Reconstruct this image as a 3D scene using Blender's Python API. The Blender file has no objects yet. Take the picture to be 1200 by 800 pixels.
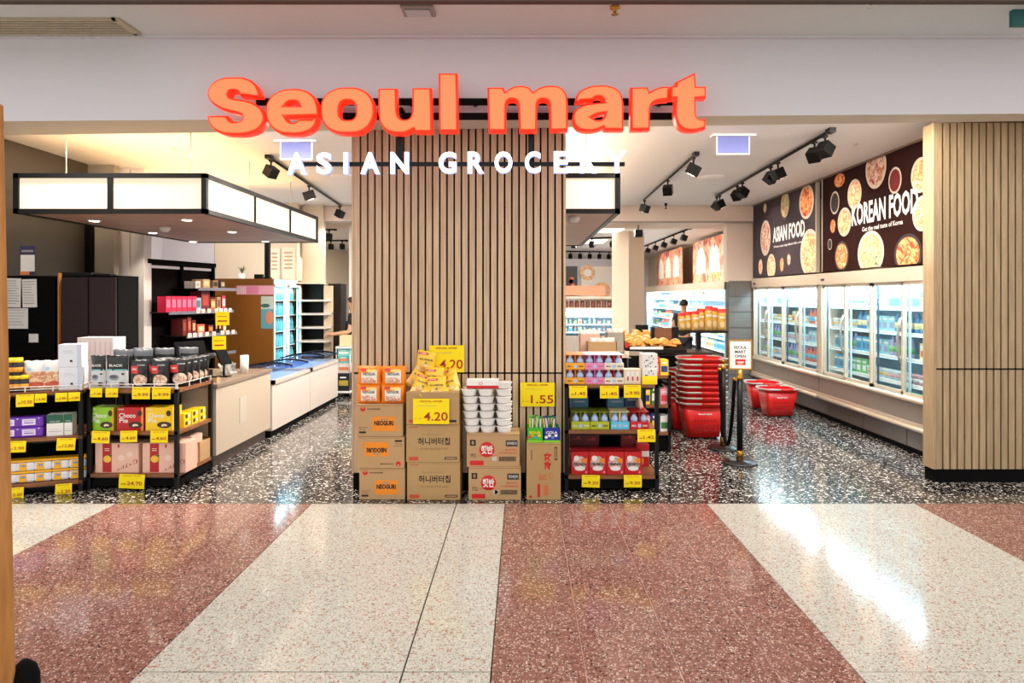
import bpy, bmesh, math, random
from mathutils import Vector, Matrix
random.seed(7)
R = math.radians
sc = bpy.context.scene
C = sc.collection

# ---------------------------------------------------------------- camera, world, lights, exposure
CZ, F = 1.7, 760.0                      # eye height, focal length in pixels of a 1200x800 frame
PX, PY = 612.0, 348.0                   # vanishing point of the level camera
cam = bpy.data.objects.new('camera', bpy.data.cameras.new('camera'))
C.objects.link(cam)
cam.location = (0, 0, CZ)
cam.rotation_euler = (R(90), 0, 0)
cam.data.sensor_width = 36
cam.data.lens = 36 * F / 1200
cam.data.shift_x = -(PX - 600) / 1200
cam.data.shift_y = -(400 - PY) / 1200
cam.data.clip_end = 100
sc.camera = cam

world = bpy.data.worlds.new('mall_daylight')
sc.world = world
world.use_nodes = True
world.node_tree.nodes['Background'].inputs['Color'].default_value = (1.0, 0.97, 0.94, 1)
world.node_tree.nodes['Background'].inputs['Strength'].default_value = 1.4

def light(name, kind, loc, energy, color=(1, 1, 1), size=.3, size_y=None, target=None, spot=70, blend=.6):
    d = bpy.data.lights.new(name, kind)
    d.energy = energy
    d.color = color
    if kind == 'AREA':
        d.size = size
        if size_y:
            d.shape = 'RECTANGLE'
            d.size_y = size_y
    else:
        d.shadow_soft_size = size
    if kind == 'SPOT':
        d.spot_size = R(spot)
        d.spot_blend = blend
    o = bpy.data.objects.new(name, d)
    C.objects.link(o)
    o.location = loc
    if target is not None:
        o.rotation_euler = (Vector(target) - Vector(loc)).to_track_quat('-Z', 'Y').to_euler()
    return o

sc.view_settings.view_transform = 'Standard'
sc.view_settings.look = 'None'
sc.view_settings.gamma = 1
sc.view_settings.use_curve_mapping = False
sc.view_settings.exposure = 0.0
# fill lamps added to brighten shop and rear hall; panels for them built below
STORE_FILL = [(-0.55, 7.4), (-0.55, 9.8)]
LEFT_FILL = [(-4.85, 9.25), (-4.85, 10.1)]
HALL_FILL = [(-1.6, 13.4), (1.9, 14.2), (-1.6, 18.5), (1.9, 17.2)]
for x, y in LEFT_FILL:
    light('left_fill_light', 'AREA', (x, y, 3.30), 22, (1, .96, .97), .5, .5, (x + .3, y, 0))
for x, y in STORE_FILL:
    light('store_fill_light', 'AREA', (x, y, 3.30), 300, (1, .95, .88), .55, 1.15, (x, y, 0))
for x, y in HALL_FILL:
    light('hall_fill_light', 'AREA', (x, y, 3.13), 230, (1, .94, .86), .55, 1.15, (x, y, 0))

FRONT_FILL = [(-4.2, 6.12), (-2.4, 6.12), (1.5, 5.80), (3.0, 5.80)]      # added fill lights, out of sight just behind the fascia
for x, y in FRONT_FILL:
    light('front_fill_light', 'AREA', (x, y, 3.31), 95, (1, .92, .82), .9, .22, (x, y + .8, 0))

# ---------------------------------------------------------------- materials
def lin(c):
    out = []
    for v in c[:3]:
        v = v / 255.0
        out.append(v / 12.92 if v <= .04045 else ((v + .055) / 1.055) ** 2.4)
    return (*out, 1.0)

_mats = {}
def M(name, col, rough=.5, metal=0.0, emit=0.0, spec=.5, var=0.0, scale=8.0, ecol=None, coat=0.0, bump=0.0):
    if name in _mats:
        return _mats[name]
    m = bpy.data.materials.new(name)
    m.use_nodes = True
    nt = m.node_tree
    b = nt.nodes['Principled BSDF']
    b.inputs['Base Color'].default_value = lin(col)
    b.inputs['Roughness'].default_value = rough
    b.inputs['Metallic'].default_value = metal
    b.inputs['Specular IOR Level'].default_value = spec
    b.inputs['Coat Weight'].default_value = coat
    if emit:
        b.inputs['Emission Color'].default_value = lin(ecol or col)
        b.inputs['Emission Strength'].default_value = emit
    if var or bump:
        tc = nt.nodes.new('ShaderNodeTexCoord')
        n = nt.nodes.new('ShaderNodeTexNoise')
        n.inputs['Scale'].default_value = scale
        n.inputs['Detail'].default_value = 4
        nt.links.new(tc.outputs['Object'], n.inputs['Vector'])
        if var:
            mx = nt.nodes.new('ShaderNodeMix')
            mx.data_type = 'RGBA'
            c = lin(col)
            mx.inputs[6].default_value = (*[v * (1 - var) for v in c[:3]], 1)
            mx.inputs[7].default_value = (*[min(1, v * (1 + var)) for v in c[:3]], 1)
            nt.links.new(n.outputs['Fac'], mx.inputs[0])
            nt.links.new(mx.outputs[2], b.inputs['Base Color'])
        if bump:
            bp = nt.nodes.new('ShaderNodeBump')
            bp.inputs['Strength'].default_value = bump
            bp.inputs['Distance'].default_value = .01
            nt.links.new(n.outputs['Fac'], bp.inputs['Height'])
            nt.links.new(bp.outputs['Normal'], b.inputs['Normal'])
    _mats[name] = m
    return m

def ramp(nt, stops, interp='LINEAR'):
    r = nt.nodes.new('ShaderNodeValToRGB')
    r.color_ramp.interpolation = interp
    e = r.color_ramp.elements
    while len(e) < len(stops):
        e.new(.5)
    for k, (p, c) in enumerate(stops):
        e[k].position = p
        e[k].color = c
    return r

def terrazzo(name, base, chips, scale, size, rough, base_var=.12, aniso=1.0):
    """polished stone: a matrix colour with chips of several colours scattered in it"""
    m = bpy.data.materials.new(name)
    m.use_nodes = True
    nt = m.node_tree
    b = nt.nodes['Principled BSDF']
    b.inputs['Roughness'].default_value = rough
    b.inputs['Specular IOR Level'].default_value = .55
    g = nt.nodes.new('ShaderNodeNewGeometry')
    col = None
    n = nt.nodes.new('ShaderNodeTexNoise')
    n.inputs['Scale'].default_value = 90
    nt.links.new(g.outputs['Position'], n.inputs['Vector'])
    c = lin(base)
    r = ramp(nt, [(.35, (*[v * (1 - base_var) for v in c[:3]], 1)), (.65, (*[min(1, v * (1 + base_var)) for v in c[:3]], 1))])
    nt.links.new(n.outputs['Fac'], r.inputs['Fac'])
    last = r.outputs['Color']
    for k, (cols, sc_, sz) in enumerate(chips):
        # warp so chips look broken rather than round
        wn = nt.nodes.new('ShaderNodeTexNoise')
        wn.inputs['Scale'].default_value = sc_ * 1.3
        nt.links.new(g.outputs['Position'], wn.inputs['Vector'])
        ad = nt.nodes.new('ShaderNodeVectorMath')
        ad.operation = 'MULTIPLY_ADD'
        ad.inputs[1].default_value = (.9 / sc_,) * 3
        nt.links.new(wn.outputs['Color'], ad.inputs[0])
        nt.links.new(g.outputs['Position'], ad.inputs[2])
        v = nt.nodes.new('ShaderNodeTexVoronoi')
        v.inputs['Scale'].default_value = sc_
        nt.links.new(ad.outputs[0], v.inputs['Vector'])
        sep = nt.nodes.new('ShaderNodeSeparateColor')
        nt.links.new(v.outputs['Color'], sep.inputs[0])
        th = nt.nodes.new('ShaderNodeMath')
        th.operation = 'MULTIPLY'
        th.inputs[1].default_value = sz
        nt.links.new(sep.outputs[0], th.inputs[0])
        lt = nt.nodes.new('ShaderNodeMath')
        lt.operation = 'LESS_THAN'
        nt.links.new(v.outputs['Distance'], lt.inputs[0])
        nt.links.new(th.outputs[0], lt.inputs[1])
        rr = ramp(nt, [(i / len(cols), lin(cc)) for i, cc in enumerate(cols)], 'CONSTANT')
        nt.links.new(sep.outputs[1], rr.inputs['Fac'])
        mx = nt.nodes.new('ShaderNodeMix')
        mx.data_type = 'RGBA'
        nt.links.new(lt.outputs[0], mx.inputs[0])
        nt.links.new(last, mx.inputs[6])
        nt.links.new(rr.outputs['Color'], mx.inputs[7])
        last = mx.outputs[2]
    nt.links.new(last, b.inputs['Base Color'])
    _mats[name] = m
    return m

def wood(name, dark, light_, rough=.5, scale=(1.2, 14, 14), axis=None, rand=.10):
    """straight-grained timber; every piece gets its own shift and tint"""
    m = bpy.data.materials.new(name)
    m.use_nodes = True
    nt = m.node_tree
    b = nt.nodes['Principled BSDF']
    b.inputs['Roughness'].default_value = rough
    tc = nt.nodes.new('ShaderNodeTexCoord')
    oi = nt.nodes.new('ShaderNodeObjectInfo')
    ad = nt.nodes.new('ShaderNodeVectorMath')
    ad.operation = 'MULTIPLY_ADD'
    ad.inputs[1].default_value = (37, 37, 37)
    cb = nt.nodes.new('ShaderNodeCombineXYZ')
    for k in range(3):
        nt.links.new(oi.outputs['Random'], cb.inputs[k])
    nt.links.new(cb.outputs[0], ad.inputs[0])
    nt.links.new(tc.outputs['Object'], ad.inputs[2])
    mp = nt.nodes.new('ShaderNodeMapping')
    mp.inputs['Scale'].default_value = scale
    nt.links.new(ad.outputs[0], mp.inputs['Vector'])
    n = nt.nodes.new('ShaderNodeTexNoise')
    n.inputs['Scale'].default_value = 4
    n.inputs['Detail'].default_value = 6
    n.inputs['Roughness'].default_value = .62
    nt.links.new(mp.outputs[0], n.inputs['Vector'])
    r = ramp(nt, [(.32, lin(dark)), (.68, lin(light_))])
    nt.links.new(n.outputs['Fac'], r.inputs['Fac'])
    hs = nt.nodes.new('ShaderNodeHueSaturation')
    mr = nt.nodes.new('ShaderNodeMapRange')
    mr.inputs['To Min'].default_value = 1 - rand
    mr.inputs['To Max'].default_value = 1 + rand
    nt.links.new(oi.outputs['Random'], mr.inputs['Value'])
    nt.links.new(mr.outputs[0], hs.inputs['Value'])
    nt.links.new(r.outputs['Color'], hs.inputs['Color'])
    nt.links.new(hs.outputs['Color'], b.inputs['Base Color'])
    _mats[name] = m
    return m

def food(name, cols, scale=30, rough=.5):
    """flat print of mixed food: patches of the given colours"""
    m = bpy.data.materials.new(name)
    m.use_nodes = True
    nt = m.node_tree
    b = nt.nodes['Principled BSDF']
    b.inputs['Roughness'].default_value = rough
    g = nt.nodes.new('ShaderNodeNewGeometry')
    n = nt.nodes.new('ShaderNodeTexNoise')
    n.inputs['Scale'].default_value = scale
    n.inputs['Detail'].default_value = 3
    n.inputs['Distortion'].default_value = 1.2
    nt.links.new(g.outputs['Position'], n.inputs['Vector'])
    k = len(cols)
    r = ramp(nt, [(.3 + .4 * i / max(1, k - 1), lin(c)) for i, c in enumerate(cols)])
    nt.links.new(n.outputs['Fac'], r.inputs['Fac'])
    nt.links.new(r.outputs['Color'], b.inputs['Base Color'])
    _mats[name] = m
    return m

def glass(name, tint, refl=.08, rough=.02):
    m = bpy.data.materials.new(name)
    m.use_nodes = True
    nt = m.node_tree
    nt.nodes.clear()
    out = nt.nodes.new('ShaderNodeOutputMaterial')
    mx = nt.nodes.new('ShaderNodeMixShader')
    t = nt.nodes.new('ShaderNodeBsdfTransparent')
    t.inputs['Color'].default_value = (*tint, 1)
    gl = nt.nodes.new('ShaderNodeBsdfGlossy')
    gl.inputs['Roughness'].default_value = rough
    mx.inputs[0].default_value = refl
    nt.links.new(t.outputs[0], mx.inputs[1])
    nt.links.new(gl.outputs[0], mx.inputs[2])
    nt.links.new(mx.outputs[0], out.inputs['Surface'])
    _mats[name] = m
    return m

WHITE = M('plain_white', (238, 236, 230), .5)
BLACK = M('black_metal', (7, 7, 7), .42, spec=.25)
MATBLACK = M('matt_black', (4, 4, 4), .8, spec=.12)
YELLOW = M('tag_yellow', (250, 222, 10), .5, spec=.3)
TAGRED = M('tag_red_ink', (176, 40, 18), .6)
RED = M('print_red', (205, 22, 24), .45)
INK = M('ink_dark', (28, 24, 24), .6)
CARD = M('kraft_card', (186, 150, 108), .75, var=.07, scale=6, spec=.2)
CARD2 = M('kraft_card_yellow', (180, 146, 100), .75, var=.06, scale=6, spec=.2)
TAPE = M('carton_tape', (172, 132, 88), .3)
ORANGE = M('print_orange', (236, 138, 22), .45)
CHROME = M('brushed_metal', (200, 198, 192), .28, metal=.9)
STEEL = M('stainless_steel', (168, 160, 150), .32, metal=.75)
GOLD = M('brass', (190, 138, 52), .25, metal=.95)
PAPER = M('paper', (232, 230, 226), .7)
PAPERINK = M('paper_print', (150, 150, 152), .7)

# ---------------------------------------------------------------- mesh building
_txt = {}
def text_mesh(s, bold=0.0):
    k = (s, bold)
    if k not in _txt:
        cv = bpy.data.curves.new('t', 'FONT')
        cv.body = s
        cv.offset = bold
        cv.resolution_u = 2 if len(s) > 6 else 4
        o = bpy.data.objects.new('t', cv)
        me = bpy.data.meshes.new_from_object(o)
        vs = [(v.co.x, v.co.y) for v in me.vertices]
        fs = [tuple(p.vertices) for p in me.polygons]
        bpy.data.objects.remove(o)
        bpy.data.meshes.remove(me)
        bpy.data.curves.remove(cv)
        if not vs:
            vs, fs = [(0, 0), (1, 0), (0, 1)], []
        x0 = min(v[0] for v in vs); x1 = max(v[0] for v in vs)
        y0 = min(v[1] for v in vs); y1 = max(v[1] for v in vs)
        _txt[k] = (vs, fs, x0, x1, y0, y1)
    return _txt[k]

class MB:
    def __init__(s):
        s.v = []; s.f = []; s.m = []; s.mats = []; s.s = []
    def mi(s, mat):
        if mat not in s.mats:
            s.mats.append(mat)
        return s.mats.index(mat)
    def add(s, vs, fs, mat, T=None, smooth=False):
        b = len(s.v)
        if T is not None:
            vs = [tuple(T @ Vector(v)) for v in vs]
        s.v += [tuple(v) for v in vs]
        i = s.mi(mat)
        for f in fs:
            s.f.append(tuple(b + k for k in f))
            s.m.append(i)
            s.s.append(smooth)
        return s
    def box(s, x0, x1, y0, y1, z0, z1, mat, T=None):
        vs = [(x, y, z) for z in (z0, z1) for y in (y0, y1) for x in (x0, x1)]
        return s.add(vs, [(0, 2, 3, 1), (4, 5, 7, 6), (0, 1, 5, 4), (2, 6, 7, 3), (0, 4, 6, 2), (1, 3, 7, 5)], mat, T)
    def tube(s, pts, r, mat, n=8, closed=False, T=None):
        pts = [Vector(p) for p in pts]
        rs = r if isinstance(r, (list, tuple)) else [r] * len(pts)
        vs = []; fs = []
        up = None
        for k, p in enumerate(pts):
            a = pts[(k - 1) % len(pts)] if (closed or k) else p
            c = pts[(k + 1) % len(pts)] if (closed or k < len(pts) - 1) else p
            d = (c - a).normalized()
            if up is None:
                up = Vector((0, 0, 1)) if abs(d.z) < .9 else Vector((1, 0, 0))
            x = d.cross(up).normalized()
            up = x.cross(d).normalized()
            for j in range(n):
                t = 2 * math.pi * j / n
                vs.append(p + (x * math.cos(t) + up * math.sin(t)) * rs[k])
        N = len(pts)
        for k in range(N if closed else N - 1):
            for j in range(n):
                a = k * n + j; b = k * n + (j + 1) % n
                c = ((k + 1) % N) * n + (j + 1) % n; d = ((k + 1) % N) * n + j
                fs.append((a, b, c, d))
        if not closed:
            fs.append(tuple(range(n))[::-1]); fs.append(tuple((N - 1) * n + j for j in range(n)))
        return s.add(vs, fs, mat, T, True)
    def cyl(s, p0, p1, r, mat, n=16, T=None):
        return s.tube([p0, p1], r, mat, n, T=T)
    def lathe(s, prof, mat, n=24, c=(0, 0, 0), T=None, smooth=True):
        vs = []; fs = []
        for r, z in prof:
            for j in range(n):
                t = 2 * math.pi * j / n
                vs.append((c[0] + r * math.cos(t), c[1] + r * math.sin(t), c[2] + z))
        for k in range(len(prof) - 1):
            for j in range(n):
                a = k * n + j; b = k * n + (j + 1) % n
                fs.append((a, b, b + n, a + n))
        fs.append(tuple(range(n))[::-1]); fs.append(tuple((len(prof) - 1) * n + j for j in range(n)))
        return s.add(vs, fs, mat, T, smooth)
    def poly(s, pts, o, right, up, mat, depth=.001, lift=0.0):
        """prism of the 2-D outline pts on the plane through o, raised along the plane's normal"""
        o = Vector(o); r = Vector(right); u = Vector(up); nn = r.cross(u).normalized()
        vs = [o + r * x + u * y + nn * lift for x, y in pts] + [o + r * x + u * y + nn * (lift + depth) for x, y in pts]
        k = len(pts)
        fs = [tuple(range(k))[::-1], tuple(range(k, 2 * k))] + [(i, (i + 1) % k, k + (i + 1) % k, k + i) for i in range(k)]
        return s.add(vs, fs, mat)
    def disc(s, cx, cy, rx, ry, o, right, up, mat, depth=.001, lift=0.0, n=20):
        return s.poly([(cx + rx * math.cos(2 * math.pi * j / n), cy + ry * math.sin(2 * math.pi * j / n)) for j in range(n)], o, right, up, mat, depth, lift)
    def rect(s, x0, x1, y0, y1, o, right, up, mat, depth=.001, lift=0.0):
        return s.poly([(x0, y0), (x1, y0), (x1, y1), (x0, y1)], o, right, up, mat, depth, lift)
    def text(s, t, cx, cy, w, h, o, right, up, mat, lift=.0015, bold=.0, keep=False, rot=0, fn=None):
        vs, fs, x0, x1, y0, y1 = text_mesh(t, bold)
        sx = w / max(1e-6, x1 - x0); sy = h / max(1e-6, y1 - y0)
        if keep:
            sx = sy = min(sx, sy)
        o = Vector(o); r = Vector(right); u = Vector(up); nn = r.cross(u).normalized()
        ca, sa = math.cos(rot), math.sin(rot)
        out = []
        for x, y in vs:
            a = (x - (x0 + x1) / 2) * sx; b = (y - (y0 + y1) / 2) * sy
            a, b = a * ca - b * sa, a * sa + b * ca
            a += cx; b += cy
            l = lift + (fn(a, b) if fn else 0)
            out.append(o + r * a + u * b + nn * l)
        return s.add(out, fs, mat)
    def build(s, name, parent=None, loc=None, rotz=0.0, world=False, bevel=0.0):
        me = bpy.data.meshes.new(name)
        vs = s.v
        if world and parent is not None:
            L = Vector(parent.location)
            vs = [tuple(Vector(v) - L) for v in vs]
        me.from_pydata(vs, [], s.f)
        for m in s.mats:
            me.materials.append(m)
        me.polygons.foreach_set('material_index', s.m)
        me.polygons.foreach_set('use_smooth', s.s)
        me.update()
        o = bpy.data.objects.new(name, me)
        C.objects.link(o)
        o.parent = parent
        if loc is not None:
            o.location = loc
        o.rotation_euler[2] = rotz
        if bevel:
            bv = o.modifiers.new('edge', 'BEVEL')
            bv.width = bevel
            bv.segments = 2
            bv.limit_method = 'ANGLE'
        return o

def tag(o, label=None, cat=None, group=None, kind=None):
    if label: o['label'] = label
    if cat: o['category'] = cat
    if group: o['group'] = group
    if kind: o['kind'] = kind
    return o

def thing(name, label, cat, loc=(0, 0, 0), rotz=0, group=None):
    o = bpy.data.objects.new(name, None)
    o.empty_display_size = .1
    C.objects.link(o)
    o.location = loc
    o.rotation_euler = (0, 0, rotz)
    return tag(o, label, cat, group)

_kids = {}
def remember(root, *parts):
    """keep a list of the parts, so that copies need no search through the scene"""
    _kids[root.name] = [(p, list(p.children)) for p in root.children]

def dup(root, loc, rot=(0, 0, 0), label=None, group=None):
    c = root.copy()
    C.objects.link(c)
    c.location = loc
    c.rotation_euler = rot if isinstance(rot, (tuple, list)) else (0, 0, rot)
    if label: c['label'] = label
    if group: c['group'] = group
    if root.name not in _kids:
        remember(root)
    for p, subs in _kids[root.name]:
        q = p.copy(); C.objects.link(q); q.parent = c
        for g in subs:
            h = g.copy(); C.objects.link(h); h.parent = q
    return c

class Kind:
    """first placement moves the original, later ones copy it"""
    def __init__(s, root):
        s.root = root; s.used = False
        bpy.context.view_layer.update()
        remember(root)
        s.parts = _kids[root.name]
    def put(s, loc, rot=(0, 0, 0), label=None, group=None):
        if not s.used:
            s.used = True
            s.root.location = loc
            s.root.rotation_euler = rot if isinstance(rot, (tuple, list)) else (0, 0, rot)
            if label: s.root['label'] = label
            if group: s.root['group'] = group
            return s.root
        return dup(s.root, loc, rot, label, group)

def struct(name, mb, parent=None, bevel=0.0):
    o = mb.build(name, parent, bevel=bevel)
    if parent is None:
        o['kind'] = 'structure'
    return o

def wx(px, Y): return (px - PX) / F * Y          # where a sight line meets the plane at depth Y
def wz(py, Y): return CZ + (PY - py) / F * Y
FR, FU = (1, 0, 0), (0, 0, 1)                     # a face that looks towards the mall
ORD = ['first', 'second', 'third', 'fourth', 'fifth', 'sixth', 'seventh', 'eighth', 'ninth', 'tenth', 'eleventh', 'twelfth', 'thirteenth', 'fourteenth', 'fifteenth', 'sixteenth']

# ================================================================ THE SETTING
T_RED = terrazzo('red_terrazzo', (134, 92, 82), [
    ([(190, 160, 146), (166, 116, 102), (84, 50, 44), (182, 150, 136)], 66, .60),
    ([(212, 198, 188), (58, 40, 38), (146, 92, 80)], 120, .5)], 0, 0, .10)
T_WHITE = terrazzo('white_terrazzo', (190, 188, 178), [
    ([(182, 178, 168), (206, 202, 192), (172, 128, 110), (164, 156, 144)], 66, .6),
    ([(140, 92, 76), (212, 208, 200), (122, 114, 106)], 110, .46)], 0, 0, .10)
T_BLACK = terrazzo('black_terrazzo', (20, 17, 17), [
    ([(220, 212, 202), (150, 140, 132), (40, 34, 34), (236, 230, 222)], 44, .62),
    ([(190, 182, 174), (30, 28, 28), (214, 206, 198)], 85, .46)], 0, 0, .13)
GROUT_D = M('joint_dark', (52, 44, 40), .7)
GROUT_L = M('joint_pale', (196, 160, 144), .6)

b = MB().box(-12, 12, -6, 5.34, -.06, -.012, GROUT_D)
floor = struct('floor', b)
NX = [-12, -7.6, -5.5, -3.35, -1.735, -.541, -.14]
NY = [-6, -3.5, -1.2, 1.0, 2.943, 5.34]
def floor_tile(x0, x1, y0, y1, mat, g=.004):
    MB().box(x0 + g / 2, x1 - g / 2, y0 + g / 2, y1 - g / 2, -.03, 0, mat).build('tile', floor)
for j in range(len(NY) - 1):
    for i in range(len(NX) - 1):
        m = [T_WHITE, T_RED, T_WHITE, T_RED, T_WHITE, T_WHITE][i]
        floor_tile(NX[i], NX[i + 1], NY[j], NY[j + 1], m, .008 if i >= 4 else .004)
    for x0, x1, m in ((1.517, 3.23, T_WHITE), (3.23, 5.0, T_RED), (5.0, 7.2, T_WHITE), (7.2, 12, T_RED)):
        floor_tile(x0, x1, NY[j], NY[j + 1], m, .004)
RX = [-.14, .288, .716, 1.15, 1.517]
RY = [5.34, 4.91, 4.48, 4.05, 3.67, 3.30, 2.943, 2.51, 2.08, 1.65, 1.0, -1.2, -6]
MB().box(-.13, 1.51, -6, 5.335, -.03, -.0022, GROUT_L).build('grout_bed', floor)
for j in range(len(RY) - 1):
    for i in range(4):
        floor_tile(RX[i], RX[i + 1], RY[j + 1], RY[j], T_RED, .0035 if RY[j] != 2.943 else .006)

b = MB().box(-9, 9, 5.345, 30, -.06, 0, T_BLACK)
struct('floor_store', b)
struct('trim_1', MB().box(-12, 12, 5.336, 5.345, -.05, .001, M('brass_strip', (92, 82, 70), .4, metal=.7)))

FASC = M('fascia_paint', (205, 204, 208), .6, var=.02, scale=1.2)
SOFF = M('soffit_paint', (206, 196, 180), .65, var=.02, scale=1.2)
CEIL = M('ceiling_white', (244, 239, 236), .7, var=.015, scale=.8)
MALLC = M('mall_ceiling_paint', (206, 212, 212), .7, var=.03, scale=.8)
# fascia: a deep bulkhead, its lower edge running very slightly out of level as in the photograph
def fascia():
    x0, x1 = -9, 9
    za = lambda x: 3.147 + (x + 4.3) / 8.43 * .063
    v = [(x0, 5.34, za(x0)), (x1, 5.34, za(x1)), (x1, 5.34, 3.84), (x0, 5.34, 3.84),
         (x0, 5.9, za(x0)), (x1, 5.46, za(x1)), (x1, 5.46, 3.84), (x0, 5.9, 3.84)]
    m = MB()
    m.add(v, [(0, 1, 2, 3), (5, 4, 7, 6), (3, 2, 6, 7), (0, 3, 7, 4), (1, 5, 6, 2)], FASC)
    m.add(v, [(0, 4, 5, 1)], SOFF)
    return m
struct('wall_front', fascia())
struct('ceiling_mall', MB().box(-12, 12, 4.66, 5.34, 3.843, 3.93, MALLC).box(-12, 12, 4.60, 4.66, 3.80, 4.0, M('edge_dark', (70, 54, 42), .6)))
struct('trim_2', MB().box(-12, 12, 5.30, 5.338, 3.825, 3.842, FASC))
struct('ceiling', MB().box(-9, 9, 5.47, 11.72, 3.352, 3.45, CEIL))
struct('trim_3', MB().box(-9, 9, 5.91, 5.93, 3.335, 3.35, M('shadow_gap', (90, 76, 62), .7)))
BULK = M('bulkhead_paint', (226, 204, 188), .65, var=.02, scale=1)
struct('wall_bulkhead', MB().box(-6.6, 4.95, 11.7, 13.0, 3.07, 3.35, BULK))
struct('trim_4', MB().box(-6.6, 4.95, 11.695, 11.73, 3.04, 3.07, M('bulk_trim', (150, 142, 134), .4)))
HALLC = M('hall_ceiling', (214, 208, 204), .7)
struct('ceiling_hall', MB().box(-9, 9, 13.0, 30, 3.2, 3.3, HALLC))
WALLW = M('wall_white', (208, 203, 208), .6, var=.015, scale=1)
WALLB = M('wall_cream', (214, 196, 170), .65, var=.02, scale=1)
WALLD = M('wall_dark_laminate', (62, 54, 42), .45, var=.08, scale=1.5)
struct('wall_left', MB().box(-5.52, -5.4, 5.4, 8.06, 0, 3.35, WALLD))
struct('trim_5', MB().box(-5.44, -5.33, 8.0, 8.08, 0, 2.9, MATBLACK))
struct('wall_left_return', MB().box(-6.2, -5.1, 8.10, 8.2, 0, 3.35, M('wall_olive', (150, 138, 120), .6)))
struct('wall_left_side', MB().box(-6.4, -6.3, 8.2, 11.8, 0, 3.35, WALLW))
# boxed column of two panels beside the dark wall
col = MB().box(-5.26, -5.04, 8.32, 8.5, 0, 3.35, M('column_panel', (224, 214, 206), .5)).box(-5.03, -4.86, 8.33, 8.5, 0, 3.35, M('column_panel', (224, 214, 206), .5))
struct('wall_column', col)
struct('wall_back_1', MB().box(-6.4, -5.395, 11.36, 11.48, 0, 3.35, WALLW))
b = MB().box(-5.385, -3.94, 11.36, 11.48, 0, 3.35, WALLB).box(-3.94, -3.56, 11.62, 11.74, 0, 3.35, WALLB)
b.box(-5.396, -5.384, 11.37, 11.48, 0, 3.35, M('joint_shadow', (90, 80, 70), .7))
struct('wall_back_2', b)
struct('wall_back_3', MB().box(-3.26, -2.6, 12.2, 12.6, 0, 3.07, M('wall_bright', (232, 228, 224), .6)))
struct('wall_back_4', MB().box(-2.6, .7, 12.3, 12.4, 0, 3.07, M('wall_bright', (232, 228, 224), .6)))
struct('wall_hall_back', MB().box(-9, 9, 25.5, 25.7, 0, 3.2, WALLW))
struct('wall_hall_left', MB().box(-6.0, -5.9, 12, 25.5, 0, 3.2, WALLB))
struct('wall_right', MB().box(4.96, 5.1, 6.1, 25.5, 0, 3.35, WALLB))
# right-hand end of the hall opening: tiled pier below, painted wall above
TILEG = M('grey_tile', (112, 104, 98), .25, var=.10, scale=3)
TILEGD = M('grey_tile_joint', (60, 54, 50), .6)
pier = struct('wall_pier', MB().box(3.79, 4.26, 11.86, 12.05, 0, 1.98, TILEGD).box(3.72, 4.95, 11.8, 12.0, 2.0, 3.07, BULK))
for k in range(7):
    MB().box(3.775, 4.265, 11.84, 11.86, .005 + k * .285, .28 + k * .285, TILEG).build('tile', pier)
# plinth of large tiles under the freezers
pl = struct('wall_plinth', MB().box(4.30, 4.96, 6.3, 11.84, 0, .24, TILEGD))
for k in range(6):
    y0 = 6.30 + k * .925
    MB().box(4.285, 4.30, y0 + .004, y0 + .917, .05, .24, TILEG).build('tile', pl)
struct('baseboard_right', MB().box(4.27, 4.30, 6.3, 11.84, 0, .045, MATBLACK))

# slatted pillars ----------------------------------------------------------
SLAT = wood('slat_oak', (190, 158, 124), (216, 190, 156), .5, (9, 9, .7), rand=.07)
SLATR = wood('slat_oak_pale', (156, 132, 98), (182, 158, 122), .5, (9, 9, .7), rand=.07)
def slat_wall(name, x0, x1, y, depth, top, pitch, joint, mat, base_h, side=False, z_base=0):
    core = MB().box(x0 + .01, x1 - .004, y + .034, y + depth, 0, top, MATBLACK)
    root = core.build(name)
    root['kind'] = 'structure'
    MB().box(x0 - .008, x1, y + .004, y + depth, z_base, base_h, MATBLACK).build('base', root)
    n = int(round((x1 - x0) / pitch))
    p = (x1 - x0) / n
    gap = .0155
    me = {}
    for zz, (z0, z1) in enumerate(((base_h + .002, joint - .007), (joint + .007, top))):
        for k in range(n):
            w = p - gap
            o = None
            if zz not in me:
                s = MB().box(0, w, 0, .034, 0, z1 - z0, mat)
                o = s.build('slat', root, (x0 + k * p, y, z0), bevel=.0015)
                me[zz] = o.data
            else:
                o = bpy.data.objects.new('slat', me[zz])
                C.objects.link(o)
                o.parent = root
                o.location = (x0 + k * p, y, z0)
    MB().box(x0, x1, y - .002, y + .02, joint - .006, joint + .006, MATBLACK).build('joint_strip', root)
    return root
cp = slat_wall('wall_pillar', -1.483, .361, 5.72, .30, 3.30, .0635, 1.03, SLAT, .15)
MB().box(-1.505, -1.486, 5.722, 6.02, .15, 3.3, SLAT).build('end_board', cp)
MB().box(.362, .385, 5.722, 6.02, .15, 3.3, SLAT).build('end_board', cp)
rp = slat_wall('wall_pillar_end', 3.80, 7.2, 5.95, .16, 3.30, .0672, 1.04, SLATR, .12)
MB().box(3.775, 3.798, 5.95, 6.11, .12, 3.3, SLATR).build('end_board', rp)

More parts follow.
